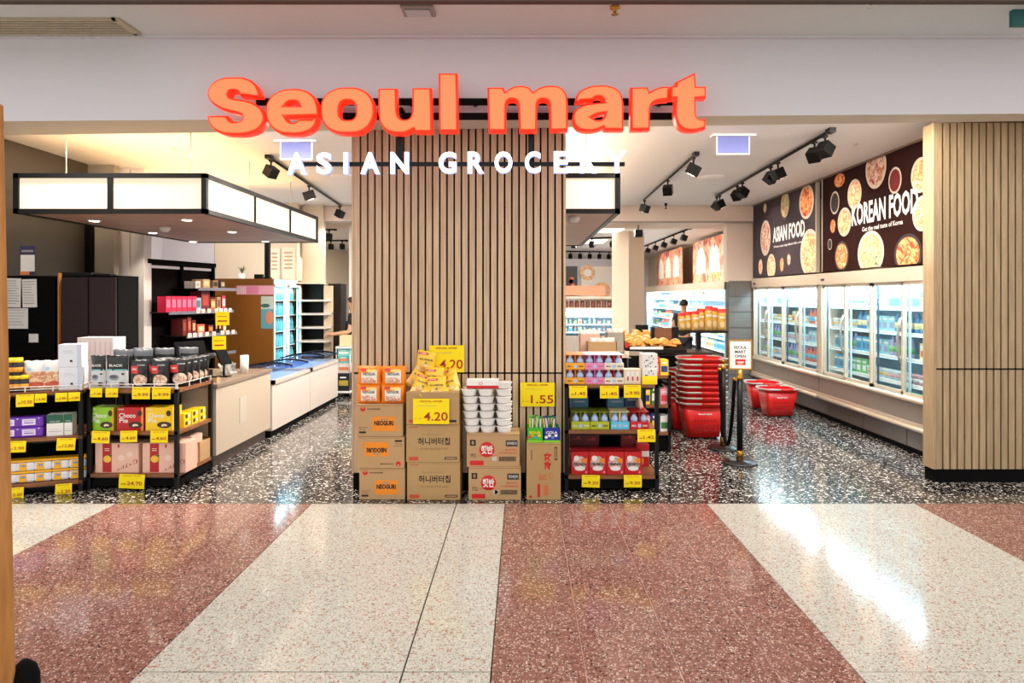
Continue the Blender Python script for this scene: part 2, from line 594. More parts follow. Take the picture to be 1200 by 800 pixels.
# leaning timber upright close to the camera
LT = wood('near_timber', (150, 96, 42), (188, 128, 62), .5, (7, 7, .8), rand=.02)
t = thing('timber_upright', 'brown timber upright standing on the mall floor at the picture edge', 'post', (-2.03, 2.4, 0))
m = MB()
m.add([(-.16, 0, 0), (.142, 0, 0), (.142, .03, 0), (-.16, .03, 0), (-.2, 0, 2.42), (.09, 0, 2.42), (.09, .03, 2.42), (-.2, .03, 2.42)],
      [(0, 3, 2, 1), (4, 5, 6, 7), (0, 1, 5, 4), (1, 2, 6, 5), (2, 3, 7, 6), (3, 0, 4, 7)], LT)
m.build('board', t, bevel=.008)
MB().lathe([(.0, .0), (.05, .0), (.05, .26), (.038, .30), (.012, .325), (0, .325)], MATBLACK, 16, (.142, .06, 0)).build('rubber_foot', t)

# ================================================================ CEILING FITTINGS
for (x, y), z, g in [(p, 3.352, 0) for p in STORE_FILL] + [(p, 3.2, 1) for p in HALL_FILL]:  # panels added to carry the fill light of shop and hall
    t = thing('added_fill_panel', ('added fill light panel on the shop ceiling ' + ('behind' if not g else 'beyond') + ' the slatted pillar') if not g else 'added fill light panel on the rear hall ceiling', 'light', (x, y, z), 0,
              'added fill panels behind the pillar' if not g else 'added fill panels in the rear hall')
    MB().box(-.33, .33, -.63, .63, -.03, 0, WHITE).build('frame', t)
    MB().box(-.29, .29, -.59, .59, -.034, -.03, M('fill_panel_glow', (255, 244, 226), .5, emit=3)).build('diffuser', t)

for x, y in LEFT_FILL:  # added panels, unseen above the canopy, to brighten the rear corner
    t = thing('added_fill_panel', 'square added fill panel above the far end of the large canopy', 'light', (x, y, 3.352), 0, 'added fill panels above the large canopy')
    MB().box(-.3, .3, -.3, .3, -.03, 0, WHITE).build('frame', t)
    MB().box(-.27, .27, -.27, .27, -.034, -.03, M('fill_panel_glow', (255, 244, 226), .5, emit=3)).build('diffuser', t)
for x, y in FRONT_FILL:  # added strips, unseen behind the fascia, as fill for the entrance
    t = thing('added_fill_panel', 'slim added fill light behind the fascia above the shop entrance', 'light', (x, y, 3.352), 0, 'added fill strips behind the fascia')
    MB().box(-.48, .48, -.14, .14, -.03, 0, WHITE).build('frame', t)
    MB().box(-.45, .45, -.11, .11, -.034, -.03, M('fill_panel_glow', (255, 244, 226), .5, emit=3)).build('diffuser', t)
# air vent in the mall ceiling
t = thing('air_vent', 'long slatted air vent set in the beige mall ceiling', 'vent', (-3.75, 5.12, 3.843))
GR = M('vent_frame', (176, 166, 142), .5); GRD = M('vent_dark', (62, 54, 40), .7)
MB().box(-1.1, .63, -.125, .125, -.004, 0, GRD).build('backing', t)
m = MB()
for x0, x1, y0, y1 in ((-1.1, .63, -.15, -.12), (-1.1, .63, .12, .15), (.6, .66, -.15, .15)):
    m.box(x0, x1, y0, y1, -.018, 0, GR)
m.build('frame', t)
for k in range(5):
    MB().box(-1.1, .6, -.095 + k * .045, -.073 + k * .045, -.014, -.004, GR).build('slat', t)
def small_ceiling(name, label, x, y, z, r=.03, h=.05, mat=None):
    m = MB().lathe([(0, 0), (r, 0), (r, -h * .3), (r * .4, -h * .5), (r * .35, -h * .85), (r * .8, -h), (0, -h)][::-1], mat or CHROME, 14)
    o = m.build(name)
    o.location = (x, y, z)
    tag(o, label, 'sprinkler')
small_ceiling('sprinkler', 'brass fire sprinkler under the mall ceiling above the small m of the sign', wx(719, 4.85), 4.78, 3.842, .035, .06, GOLD)
small_ceiling('sprinkler', 'pale fire sprinkler under the mall ceiling toward the slatted end pillar', wx(1017, 4.75), 4.72, 3.842, .03, .03, WHITE)
small_ceiling('sprinkler', 'small sprinkler under the shop ceiling beside the round speaker', wx(810, 8), 8.2, 3.35, .02, .04, CHROME)
small_ceiling('sprinkler', 'small sprinkler under the shop ceiling above the brown food banner', wx(1003, 7), 7.0, 3.35, .02, .04, CHROME)
small_ceiling('sprinkler', 'tiny sprinkler in the cream ceiling over the lit canopy', wx(193, 7), 7.2, 3.35, .02, .04, CHROME)
small_ceiling('sprinkler', 'dark sprinkler on the bulkhead between the two light tracks', wx(788, 10.9), 11.4, 3.35, .025, .1, BLACK)
o = MB().box(-.12, .12, -.09, .09, -.02, 0, M('fixture_grey', (150, 144, 136), .4, metal=.3)).box(-.09, .09, -.06, .06, -.034, -.02, CHROME).build('ceiling_sensor')
o.location = (wx(489, 4.78), 4.83, 3.843); tag(o, 'square metal sensor plate on the mall ceiling above the sign', 'sensor')
o = MB().box(-.09, .06, -.02, .02, -.12, 0, M('sign_teal', (30, 96, 96), .5)).build('camera_housing')
o.location = (wx(1199, 4.85), 4.85, 3.842); tag(o, 'dark teal fitting hanging from the mall ceiling at its far corner', 'fitting')
for px, py, lab in ((834, 207, 'round white ceiling speaker between two black light tracks'), (404, 206, 'round white ceiling diffuser behind the white lettering')):
    Y = 1.65 * F / (PY - py)
    o = MB().lathe([(0, -.035), (.10, -.035), (.16, -.02), (.19, 0), (0, 0)], CEIL, 28).build('ceiling_speaker')
    o.location = (wx(px, Y), Y, 3.35); tag(o, lab, 'speaker')

# hanging exit signs, plain lit backs
LAV = M('exit_panel', (96, 100, 140), .3, emit=.35, ecol=(130, 138, 220), spec=.1)
EDG = M('exit_edge', (225, 230, 255), .3, emit=1.0)
for (x0, x1, y, lab) in ((1.98, 2.31, 6.6, 'blank lavender exit panel hanging beneath the letter t of the sign'), (-2.55, -2.22, 6.85, 'blank lavender exit panel hanging beneath the letter e of the sign')):
    t = thing('exit_sign', lab, 'sign', ((x0 + x1) / 2, y, 3.35), 0, 'blank lavender exit panels')
    MB().box(-.22, .22, -.05, .05, -.018, 0, WHITE).build('ceiling_plate', t)
    MB().box(-.16, .16, -.006, .006, -.19, -.018, LAV).build('panel', t)
    MB().box(-.165, .165, -.008, .008, -.2, -.19, EDG).box(-.168, -.16, -.008, .008, -.2, -.02, EDG).box(.16, .168, -.008, .008, -.2, -.02, EDG).build('panel_edge', t)

# track lights: rail + spots -------------------------------------------------
LENS = M('lamp_lens', (255, 240, 215), .4, emit=14)
def track(name_label, x0, y0, x1, y1, z, ts, aim, power=26, angle=75, drop=.1, size=.062, tilt=None):
    t = thing('track_rail', name_label, 'light track', (x0, y0, z))
    MB().tube([(x0, y0, z - .02), (x1, y1, z - .02)], .02, BLACK, 4).build('rail', t, world=True)
    m = MB()
    m.box(x0 - .03, x0 + .03, y0 - .05, y0 + .05, z - .045, z, BLACK)
    m.build('feed_box', t, world=True)
    for i, tt in enumerate(ts):
        x = x0 + (x1 - x0) * tt; y = y0 + (y1 - y0) * tt
        lab = '%s spotlight counted from the mall on the %s' % (ORD[i], name_label)
        lab = ' '.join(lab.split()[:16])
        s = thing('track_spotlight', lab, 'spotlight', (x, y, z - .04), 0)
        MB().cyl((0, 0, 0), (0, 0, -drop), .011, BLACK, 8).box(-.018, .018, -.03, .03, -.02, .0, BLACK).build('stem', s)
        a = aim[i % len(aim)]
        d = Vector(a).normalized()
        q = d.to_track_quat('-Z', 'Y').to_matrix().to_4x4()
        T = Matrix.Translation((0, 0, -drop - size * .6)) @ q
        MB().box(-size, size, -size, size, -size, size, BLACK, T).build('head', s, bevel=.004)
        ctr = T @ Vector((0, 0, -size - .003))
        MB().cyl(tuple(T @ Vector((0, 0, -size))), tuple(ctr), size * .7, LENS, 16).build('lens', s)
        L = Vector((x, y, z - .04)) + (T @ Vector((0, 0, -size - .02)))
        light('track_spot_light', 'SPOT', L, power, (1, .90, .78), .03, target=L + d, spot=angle)
    return t
track('short black track under the shop ceiling beside the lit box', 1.98, 7.4, 2.04, 10.9, 3.35, (.03, .44, .97), [(-.5, .3, -1), (.2, .5, -1), (-.3, .3, -1)], 70)
track('long black track above the wall of food banners', 3.02, 6.35, 3.14, 10.5, 3.35, (.03, .09, .34, .40, .67, .73, .95, .99),
      [(.9, .35, -.55), (.6, .5, -.9), (.5, .1, -1), (.9, .2, -.6)], 38, 80)
track('black track behind the white lettering', -2.95, 7.55, -3.24, 11.6, 3.35, (.02, .45, .97), [(-.6, .3, -1), (.3, .3, -1), (-.5, .2, -1)], 80)
track('black track in the rear hall facing the market pictures', 3.62, 14.0, 3.55, 21.2, 3.2, (.07, .2, .34, .48, .62, .75, .9), [(.9, .1, -.35)], 30, 85)
track('black track across the rear hall ceiling', 1.2, 16.5, 2.3, 16.1, 3.2, (.1, .5, .95), [(.2, .5, -.8)], 50, 85)
track('black track deep in the rear hall near the back wall', 1.4, 21.0, 3.0, 21.3, 3.2, (.1, .3, .5, .7, .9), [(0, 1, -.5)], 50, 85)
track('first black track across the ceiling beyond the narrow passage', -4.1, 14.2, -5.4, 14.25, 3.2, (.1, .35, .6, .85), [(-.2, .4, -1)], 40, 85)
track('second black track across the ceiling beyond the narrow passage', -4.6, 17.0, -5.8, 17.05, 3.2, (.1, .35, .6, .85), [(-.2, .4, -1)], 40, 85)
o = MB().cyl((wx(748, 12.1), 12.1, 3.04), (wx(748, 12.1), 12.1, 2.95), .012, BLACK, 8).box(wx(748, 12.1) - .07, wx(748, 12.1) + .07, 12.03, 12.17, 2.82, 2.95, BLACK).build('ceiling_spotlight')
tag(o, 'single black spotlight hanging below the bulkhead above the pale column', 'spotlight')

# ================================================================ LIT BOX CANOPIES
PLANK = wood('canopy_plank', (186, 146, 124), (208, 170, 146), .5, (.8, 9, 9), rand=.05)
GLOW = M('canopy_glow', (200, 184, 160), .4, emit=.66, ecol=(255, 236, 206))
def canopy(label, x0, x1, y0, y1, z0, z1, nx, ny, downs, sides):
    t = thing('light_box_canopy', label, 'canopy', ((x0 + x1) / 2, (y0 + y1) / 2, z0))
    f = .045
    m = MB()
    for z in ((z0, z0 + f), (z1 - f, z1)):
        m.box(x0, x1, y0, y0 + .05, z[0], z[1], BLACK); m.box(x0, x1, y1 - .05, y1, z[0], z[1], BLACK)
        m.box(x0, x0 + .05, y0, y1, z[0], z[1], BLACK); m.box(x1 - .05, x1, y0, y1, z[0], z[1], BLACK)
    for x in (x0, x1 - .05):
        for y in (y0, y1 - .05):
            m.box(x, x + .05, y, y + .05, z0, z1, BLACK)
    m.build('frame', t, world=True)
    w = (x1 - x0 - .05) / nx
    for k in range(nx):
        a = x0 + .05 + k * w; bb = a + w - .05
        MB().box(a, bb, y0 + .02, y0 + .03, z0 + f, z1 - f, GLOW).build('light_panel', t, world=True)
        if k: MB().box(a - .05, a, y0 + .002, y0 + .05, z0 + f, z1 - f, BLACK).build('mullion', t, world=True)
    h = (y1 - y0 - .05) / ny
    for k in range(ny):
        a = y0 + .05 + k * h; bb = a + h - .02
        for s in sides:
            xx = x1 - .03 if s > 0 else x0 + .02
            MB().box(xx, xx + .01, a, bb, z0 + f, z1 - f, GLOW).build('light_panel', t, world=True)
            if k: MB().box(xx - .01, xx + .03, a - .02, a, z0 + f, z1 - f, BLACK).build('mullion', t, world=True)
    npk = 9
    d = (y1 - y0 - .1) / npk
    for k in range(npk):
        MB().box(x0 + .05, x1 - .05, y0 + .05 + k * d, y0 + .05 + (k + 1) * d - .014, z0 + .01, z0 + .03, PLANK).build('plank', t, world=True)
    MB().box(x0 + .05, x1 - .05, y0 + .05, y1 - .05, z0 + .031, z0 + .04, MATBLACK).build('backing', t, world=True)
    # open top: warm lamps inside the box wash the ceiling
    MB().box(x0 + .1, x1 - .1, y0 + .1, y1 - .1, z1 - .09, z1 - .08, M('canopy_top_glow', (255, 222, 170), .5, emit=1.0 if x0 < -2 else 3.2) if x0 < -2 else M('canopy_top_glow_bright', (255, 236, 214), .5, emit=.4)).build('top_diffuser', t, world=True)
    for x, y in ((x0 + .3, y0 + .3), (x1 - .3, y0 + .3), (x0 + .3, y1 - .3), (x1 - .3, y1 - .3), (x1 - .3, (y0 + y1) / 2)):
        MB().cyl((x, y, z1), (x, y, 3.352), .006, CHROME, 6).build('suspension_rod', t, world=True)
    for x, y in downs:
        MB().lathe([(0, -.002), (.05, -.002), (.062, -.006), (.062, .008), (0, .008)], WHITE, 18, (x, y, z0 + .004)).build('downlight_ring', t, world=True)
        MB().cyl((x, y, z0 - .001), (x, y, z0 - .004), .045, M('downlight_lens', (255, 246, 226), .4, emit=9), 16).build('downlight_lens', t, world=True)
        light('canopy_downlight', 'SPOT', (x, y, z0 - .02), 30, (1, .92, .8), .04, target=(x, y, 0), spot=110)
    return t
DZ = lambda py: .8 * F / (PY - py) * -1
dl = []
for px, py in ((110.6, 259), (219, 258), (179, 273), (272, 272), (230, 284), (311, 283)):
    Y = .8 * F / (PY - py) * -1 if py > PY else .8 * F / (PY - py)
    dl.append((wx(px, Y), min(Y, 9.4)))
canopy('large lit box canopy with warm panels hung over the snack shelves', -4.87, -3.02, 6.2, 9.6, 2.5, 2.885, 2, 3, dl, (1,))
canopy('smaller lit box canopy hung just behind the slatted pillar', -.92, .938, 6.2, 10.2, 2.5, 2.885, 2, 3, [(.35, 8.6), (-.4, 7.2), (-.4, 9.2)], (1,))
for px, py, lab in ((193, 267, 'white smoke detector under the large lit canopy'), (673, 255, 'white smoke detector under the smaller lit canopy')):
    Y = .8 * F / (PY - py)
    o = MB().lathe([(0, -.06), (.035, -.055), (.055, -.03), (.06, 0), (0, 0)], WHITE, 16).build('smoke_detector')
    o.location = (wx(px, Y), Y, 2.509); tag(o, lab, 'smoke detector')

# ================================================================ SHOP SIGNS
SIGNF = M('sign_orange_face', (255, 118, 70), .35, emit=.9, ecol=(255, 104, 58))
SIGNR = M('sign_red_rim', (240, 50, 20), .35, emit=.6, ecol=(255, 48, 18))
SIGNW = M('sign_white_face', (250, 250, 255), .35, emit=1.25, ecol=(248, 250, 255))
SIGNB = M('sign_blue_rim', (150, 170, 240), .35, emit=1.0, ecol=(150, 180, 255))
SY = 5.12
def flat_curve(contours, y, depth, bev, base, scale, name, face, rim, parent):
    cv = bpy.data.curves.new(name, 'CURVE')
    cv.dimensions = '2D'; cv.fill_mode = 'BOTH'; cv.extrude = depth / 2; cv.bevel_depth = bev; cv.bevel_resolution = 3; cv.resolution_u = 7
    cv.offset = -bev
    for pts in contours:
        sp = cv.splines.new('BEZIER')
        sp.bezier_points.add(len(pts) - 1)
        sp.use_cyclic_u = True
        for q, p in zip(sp.bezier_points, pts):
            px = base[0] + p[0] / scale; py = base[1] + p[1] / scale
            q.co = (wx(px, y), wz(py, y) - CZ, 0)
            ht = 'VECTOR' if len(p) > 2 else 'AUTO'
            q.handle_left_type = q.handle_right_type = ht
    o = bpy.data.objects.new(name, cv)
    C.objects.link(o)
    bpy.context.view_layer.update()
    me = bpy.data.meshes.new_from_object(o.evaluated_get(bpy.context.evaluated_depsgraph_get()))
    bpy.data.objects.remove(o); bpy.data.curves.remove(cv)
    me.name = name
    L = parent.location
    me.materials.clear(); me.materials.append(face); me.materials.append(rim)
    for p in me.polygons:
        p.material_index = 0 if p.normal.z > .93 else 1
    me.transform(Matrix.Translation((0, y, CZ)) @ Matrix.Rotation(R(90), 4, 'X'))
    me.transform(Matrix.Translation(-Vector(L)))
    o = bpy.data.objects.new(name, me)
    C.objects.link(o); o.parent = parent
    return o
c = 1
LET = [
 ((240, 80), 8.571, [[(48, 490, c), (248, 490, c), (290, 545), (340, 552), (395, 530), (402, 502), (370, 480), (270, 455), (160, 412), (80, 345), (53, 270), (85, 190), (170, 127), (320, 106), (450, 122), (540, 182), (592, 300, c), (385, 303, c), (362, 262), (320, 250), (275, 266), (275, 300), (320, 320), (440, 340), (550, 385), (615, 455), (627, 540), (580, 622), (480, 672), (330, 687), (180, 665), (90, 600)]]),
 ((240, 80), 8.571, [[(1166, 503, c), (835, 506, c), (868, 548), (910, 560), (950, 545), (975, 524, c), (1158, 524, c), (1120, 615), (1040, 665), (900, 684), (760, 660), (670, 580), (633, 450), (660, 340), (740, 260), (880, 223), (1020, 237), (1110, 292), (1157, 390)], [(835, 394, c), (865, 366), (910, 357), (955, 366), (972, 394, c)]]),
 ((370, 80), 8.571, [[(65, 430), (95, 310), (180, 237), (340, 207), (490, 235), (580, 320), (606, 430), (580, 560), (490, 650), (340, 676), (180, 650), (95, 570)], [(258, 440), (278, 372), (340, 350), (396, 370), (416, 440), (400, 512), (340, 532), (276, 512)]]),
 ((370, 80), 8.571, [[(638, 220, c), (828, 220, c), (832, 455, c), (858, 512), (905, 528), (952, 510), (976, 450, c), (978, 215, c), (1172, 215, c), (1182, 660, c), (1005, 660, c), (992, 634, c), (930, 665), (840, 676), (730, 650), (662, 575), (640, 480, c)]]),
 ((500, 80), 7.059, [[(103, 57, c), (260, 57, c), (267, 538, c), (108, 538, c)]]),
 ((500, 80), 7.059, [[(503, 172, c), (638, 172, c), (652, 206, c), (710, 170), (780, 158), (845, 172), (880, 208, c), (940, 172), (1030, 157), (1110, 175), (1155, 230), (1166, 300, c), (1166, 528, c), (1015, 532, c), (1012, 325, c), (998, 290), (962, 278), (928, 290), (915, 325, c), (912, 535, c), (765, 535, c), (757, 325, c), (742, 290), (706, 278), (674, 290), (660, 325, c), (660, 535, c), (512, 535, c)]]),
 ((660, 80), 7.059, [[(493, 525, c), (335, 525, c), (325, 506, c), (270, 528), (190, 536), (110, 510), (75, 440), (88, 370), (150, 322), (240, 302), (330, 294, c), (316, 266), (285, 257), (252, 266), (240, 286, c), (92, 295, c), (112, 225), (180, 176), (290, 154), (410, 170), (472, 222), (493, 300, c)], [(232, 420, c), (270, 402), (337, 390, c), (322, 426), (275, 440)]]),
 ((660, 80), 7.059, [[(547, 172, c), (690, 170, c), (705, 208, c), (780, 172), (868, 164, c), (864, 280, c), (790, 285), (735, 306), (713, 350), (710, 400, c), (708, 522, c), (550, 525, c)]]),
 ((660, 80), 7.059, [[(874, 167, c), (915, 160, c), (918, 130, c), (1080, 50, c), (1088, 165, c), (1170, 165, c), (1168, 262, c), (1085, 268, c), (1085, 385, c), (1105, 425), (1168, 430, c), (1165, 512, c), (1060, 533), (965, 512), (920, 445), (915, 268, c), (874, 270, c)]]),
]
sign = thing('shop_sign', 'large glowing orange Seoul mart lettering fixed on black rails across the fascia', 'sign', (-.4, SY, 3.1))
for base, s_, cont in LET:
    flat_curve(cont, SY, .07, .027, base, s_, 'letter', SIGNF, SIGNR, sign)
m = MB()
RYy = SY + .10
m.box(wx(300, RYy), wx(792, RYy), RYy, RYy + .03, wz(122.5, RYy), wz(115, RYy), MATBLACK)
m.build('rail', sign, world=True)
MB().box(wx(345, RYy), wx(790, RYy), RYy, RYy + .03, wz(139.5, RYy), wz(132, RYy), MATBLACK).build('rail', sign, world=True)
for px in (330, 480, 556, 700, 775):
    MB().box(wx(px, RYy) - .015, wx(px, RYy) + .015, RYy + .03, 5.345, wz(120, RYy), wz(116, RYy), BLACK).build('bracket', sign, world=True)
sign2 = thing('grocery_sign', 'small glowing white ASIAN GROCERY lettering on a thin black rail', 'sign', (-.4, SY, 2.8))
AG = [('A', 193, 238), ('S', 262, 297), ('I', 325, 336), ('A', 365, 410), ('N', 435, 478), ('G', 548, 590), ('R', 616, 655), ('O', 679, 721), ('C', 750, 787), ('E', 818, 852), ('R', 880, 920), ('Y', 944, 988)]
for ch, a, bb in AG:
    x0 = 240 + a / 2; x1 = 240 + bb / 2
    ytop = 178.8 - (x0 - 336) * .005; ybot = 204.3 - (x0 - 336) * .0055
    m = MB()
    o = Vector((0, SY + .01, 0))
    cx = (wx(x0, SY) + wx(x1, SY)) / 2; cz = (wz(ytop, SY) + wz(ybot, SY)) / 2
    w = wx(x1, SY) - wx(x0, SY); h = wz(ytop, SY) - wz(ybot, SY)
    if ch == 'I':
        m.box(cx - w / 2, cx + w / 2, SY - .005, SY + .035, cz - h / 2, cz + h / 2, SIGNB)
        m.box(cx - w / 2 + .003, cx + w / 2 - .003, SY - .008, SY - .005, cz - h / 2 + .003, cz + h / 2 - .003, SIGNW)
    else:
        vs, fs, a0, a1, b0, b1 = text_mesh(ch, .035)
        n = len(vs)
        X = lambda v: cx + ((v[0] - a0) / (a1 - a0) - .5) * w
        Z = lambda v: cz + ((v[1] - b0) / (b1 - b0) - .5) * h
        front = [(X(v), SY - .006, Z(v)) for v in vs]
        back = [(X(v), SY + .035, Z(v)) for v in vs]
        m.add(front, fs, SIGNW)
        cnt = {}
        for f in fs:
            for k in range(len(f)):
                e = (f[k], f[(k + 1) % len(f)])
                cnt[e] = 1
        sides = [(e[0], e[0] + n, e[1] + n, e[1]) for e in cnt if (e[1], e[0]) not in cnt]
        m.add(front + back, sides, SIGNB)
        m.add(back, [f[::-1] for f in fs], SIGNB)
    m.build('letter', sign2, world=True)
for px in (467, 622):
    MB().box(wx(px, SY) - .02, wx(px, SY) + .02, SY + .061, SY + .08, wz(196, SY), wz(142, SY), BLACK).box(wx(px, SY) - .02, wx(px, SY) + .02, SY + .061, 5.338, wz(131, SY) , wz(123, SY), BLACK).box(wx(px, SY) - .02, wx(px, SY) + .02, SY + .061, SY + .08, wz(142, SY), wz(124, SY), BLACK).build('hanger', sign2, world=True)
MB().box(wx(346, SY), wx(733, SY), SY + .036, SY + .06, wz(193.2, SY), wz(188.6, SY), BLACK).build('rail', sign2, world=True)

# ================================================================ GLASS-DOOR FREEZERS
GL = glass('door_glass', (.93, .975, .98), .06)
ALU = M('pale_aluminium', (222, 204, 182), .35, metal=.35)
ALUD = M('freezer_grey', (150, 140, 130), .4, metal=.3)
INNER = M('cabinet_inner', (186, 216, 232), .4)
LED = M('led_tube', (205, 240, 255), .4, emit=5, ecol=(190, 236, 255))
SHELFW = M('shelf_white', (225, 236, 240), .35)
BLUEBLK = M('door_gasket', (24, 60, 84), .4)
def freezer(label, ynear, yfar, X=4.2):
    L = yfar - ynear
    t = thing('glass_door_freezer', label, 'freezer', (X, yfar, 0), R(-90))
    D = .72
    m = MB()   # carcass
    m.box(0, L, .66, D, .28, 2.0, INNER).box(0, L, .06, D, .28, .40, INNER).box(0, L, .06, D, 1.90, 2.02, INNER)
    m.build('body', t)
    for x in (0, L - .05):
        MB().box(x, x + .05, 0, D, .28, 2.0, ALU).build('side_panel', t)
    MB().box(0, L, -.03, .06, 1.87, 2.03, ALU).build('header', t, bevel=.008)
    o = MB().box(.10, .20, -.033, -.03, 1.925, 1.955, M('thermo_display', (60, 26, 20), .3)).build('display', t)
    MB().box(0, L, -.01, .06, .36, .58, ALUD).build('lower_panel', t)
    MB().tube([(0, -.03, .60), (L, -.03, .60)], .028, ALU, 8).build('bumper_rail', t)
    MB().tube([(0, -.03, .30), (L, -.03, .30)], .026, ALU, 8).build('bumper_rail', t)
    MB().box(0, L, -.03, .06, .28, .36, ALU).build('kick_trim', t)
    w = (L - .1) / 4
    for k in range(4):
        x0 = .05 + k * w - .01; x1 = x0 + w + .02
        y = .0 if k % 2 else .028
        d = MB()
        f = .035
        for a, b_, c_, e in ((x0, x0 + f, .62, 1.87), (x1 - f, x1, .62, 1.87), (x0, x1, .62, .66), (x0, x1, 1.835, 1.87)):
            d.box(a, b_, y, y + .024, c_, e, ALU)
        dr = d.build('door', t)
        MB().box(x0 + f, x1 - f, y + .008, y + .014, .66, 1.835, GL).build('pane', dr)
        if k in (0, 2, 1, 3):
            side = x1 - .018 if k % 2 == 0 else x0 + .018
            if k % 2 == 0:
                MB().tube([(side, y, .92), (side - .0, y - .05, 1.0), (side, y - .065, 1.22), (side, y - .05, 1.44), (side, y, 1.52)], .011, CHROME, 8).build('handle', dr)
            else:
                MB().tube([(side, y, .98), (side, y - .045, 1.05), (side, y - .06, 1.22), (side, y - .045, 1.38), (side, y, 1.46)], .009, CHROME, 8).build('handle', dr)
        MB().box(x0 + (f if k % 2 else w * .02 + f), x0 + f + .03, .06, .075, .62, 1.86, BLUEBLK if k % 2 == 0 else INNER).build('mullion', t)
        MB().tube([(x0 + w * .55, .075, .68), (x0 + w * .55, .075, 1.84)], .008, LED, 6).build('led_tube', t) if False else None
    for k in range(5):
        z = .44 + k * .285
        MB().box(.05, L - .05, .12, .64, z - .012, z, SHELFW).box(.05, L - .05, .112, .12, z - .03, z + .008, WHITE).build('shelf', t)
    MB().box(.06, L - .06, .075, .10, 1.875, 1.892, LED).build('led_tube', t)
    for k in range(4):
        zz = .71 + k * .285
        MB().box(.06, L - .06, .13, .145, zz - .02, zz - .013, LED).build('led_tube', t)
    return t
FZ_B = freezer('glass-door freezer beside the slatted end pillar under the brown food banner', 6.49, 9.155)
FZ_A = freezer('glass-door freezer at the grey tiled pier under the grey food banner', 9.175, 11.80)

# goods seen through the glass and in the open coolers: a few kinds, many copies
cols = [(232, 240, 240), (90, 176, 206), (222, 110, 90), (238, 200, 130), (120, 186, 120), (170, 160, 196), (214, 230, 236), (240, 222, 170), (70, 130, 170), (226, 170, 180), (160, 214, 220), (246, 246, 246)]
def goods_kinds(cat_label, group, base_loc):
    out = []
    for i in range(12):
        cm = M('goods_%d' % i, cols[i], .4)
        c2 = M('goods_%d' % ((i * 5 + 3) % 12), cols[(i * 5 + 3) % 12], .4)
        m = MB()
        if i % 3 == 0:      # tub
            m.lathe([(0, 0), (.038, 0), (.046, .08), (.05, .083), (.05, .10), (0, .10)], cm, 10)
            m.lathe([(.0421, .03), (.0452, .06)], c2, 10)
            nm = 'food_tub'
        elif i % 3 == 1:    # packet
            m.box(-.055, .055, -.02, .02, 0, .16, cm).box(-.04, .04, -.0215, -.02, .03, .09, c2).box(-.05, .05, -.0215, -.02, .115, .14, WHITE)
            nm = 'food_packet'
        else:               # bottle
            m.lathe([(0, 0), (.033, 0), (.035, .02), (.035, .13), (.014, .17), (.014, .195), (0, .195)], cm, 10)
            m.lathe([(.0355, .04), (.0355, .10)], c2, 10)
            nm = 'drink_bottle'
        o = m.build(nm)
        cn = ['white', 'mid blue', 'brick red', 'pale amber', 'leaf green', 'lilac', 'ice blue', 'cream', 'deep blue', 'dusty pink', 'aqua', 'bright white'][i]
        tag(o, cn + ' ' + ['tub', 'packet', 'bottle'][i % 3] + ' ' + cat_label, 'food package', group)
        out.append(o)
    return out
def single_copy(src, used, loc, rz):
    if id(src) in used:
        o = src.copy(); C.objects.link(o)
    else:
        used.add(id(src)); o = src
    o.location = loc; o.rotation_euler = (0, 0, rz)
    return o
rnd = random.Random(3)
def fill_shelves(yfar, L, X, zs, label, group, step, y_in, sizes=1.0, total=None, skip=.04):
    ks = goods_kinds(label, group, None)
    used = set()
    for z in zs:
        x = .12
        cur = rnd.choice(ks); run = rnd.randint(2, 5)
        while x < L - .14:
            if rnd.random() > skip:
                wxp = X + y_in + rnd.uniform(-.008, .008)
                single_copy(cur, used, (wxp, yfar - x, z + .0005), R(-90) + rnd.uniform(-.12, .12)).scale = (sizes, sizes, sizes)
            run -= 1
            if run <= 0:
                cur = rnd.choice(ks); run = rnd.randint(2, 5)
            x += step
    for k in ks:
        if id(k) not in used:
            bpy.data.objects.remove(k)
zs = [.44 + k * .285 for k in range(5)]
fill_shelves(9.155, 2.665, 4.2, zs, 'on a lit shelf in the freezer beside the end pillar', 'packages in the freezer beside the end pillar', .122, .20, 1.12)
fill_shelves(11.80, 2.625, 4.2, zs, 'on a lit shelf in the freezer beside the tiled pier', 'packages in the freezer beside the tiled pier', .122, .20, 1.12)
for y0, y1 in ((6.49, 9.155), (9.175, 11.80)):
    light('freezer_strip_light', 'AREA', (4.285, (y0 + y1) / 2, 1.86), 95, (.60, .86, 1), y1 - y0 - .2, .02, (4.55, (y0 + y1) / 2, .5)).rotation_euler = (0, R(-22), R(90)) if False else (R(0), R(-15), 0)
for o in [o for o in C.objects if o.type == 'LIGHT' and o.name.startswith('freezer_strip_light')]:
    o.data.size = .03; o.data.size_y = 2.4

# banners above the freezers -------------------------------------------------
WR, WU = (0, -1, 0), (0, 0, 1)            # on a wall that faces the shop from the side
def on_wall(px, py, X):
    Y = X * F / (px - PX)
    return Y, wz(py, Y)
F_ORANGE = food('food_orange', [(190, 60, 20), (240, 150, 70), (220, 90, 30), (250, 215, 160), (120, 130, 40)], 13)
F_GREEN = food('food_green', [(120, 130, 60), (235, 215, 160), (190, 130, 60), (245, 235, 200), (90, 110, 40)], 12)
F_RED = food('food_red', [(150, 30, 14), (220, 80, 30), (245, 190, 120), (205, 60, 20)], 12)
F_GOLD = food('food_gold', [(214, 150, 70), (250, 225, 170), (230, 120, 50), (255, 245, 220)], 10)
F_MEAT = food('food_meat', [(120, 40, 30), (190, 110, 80), (236, 214, 190), (140, 30, 26)], 12)
PLATE = M('plate_print', (214, 196, 176), .5)
PLATED = M('pan_print', (40, 30, 28), .5)
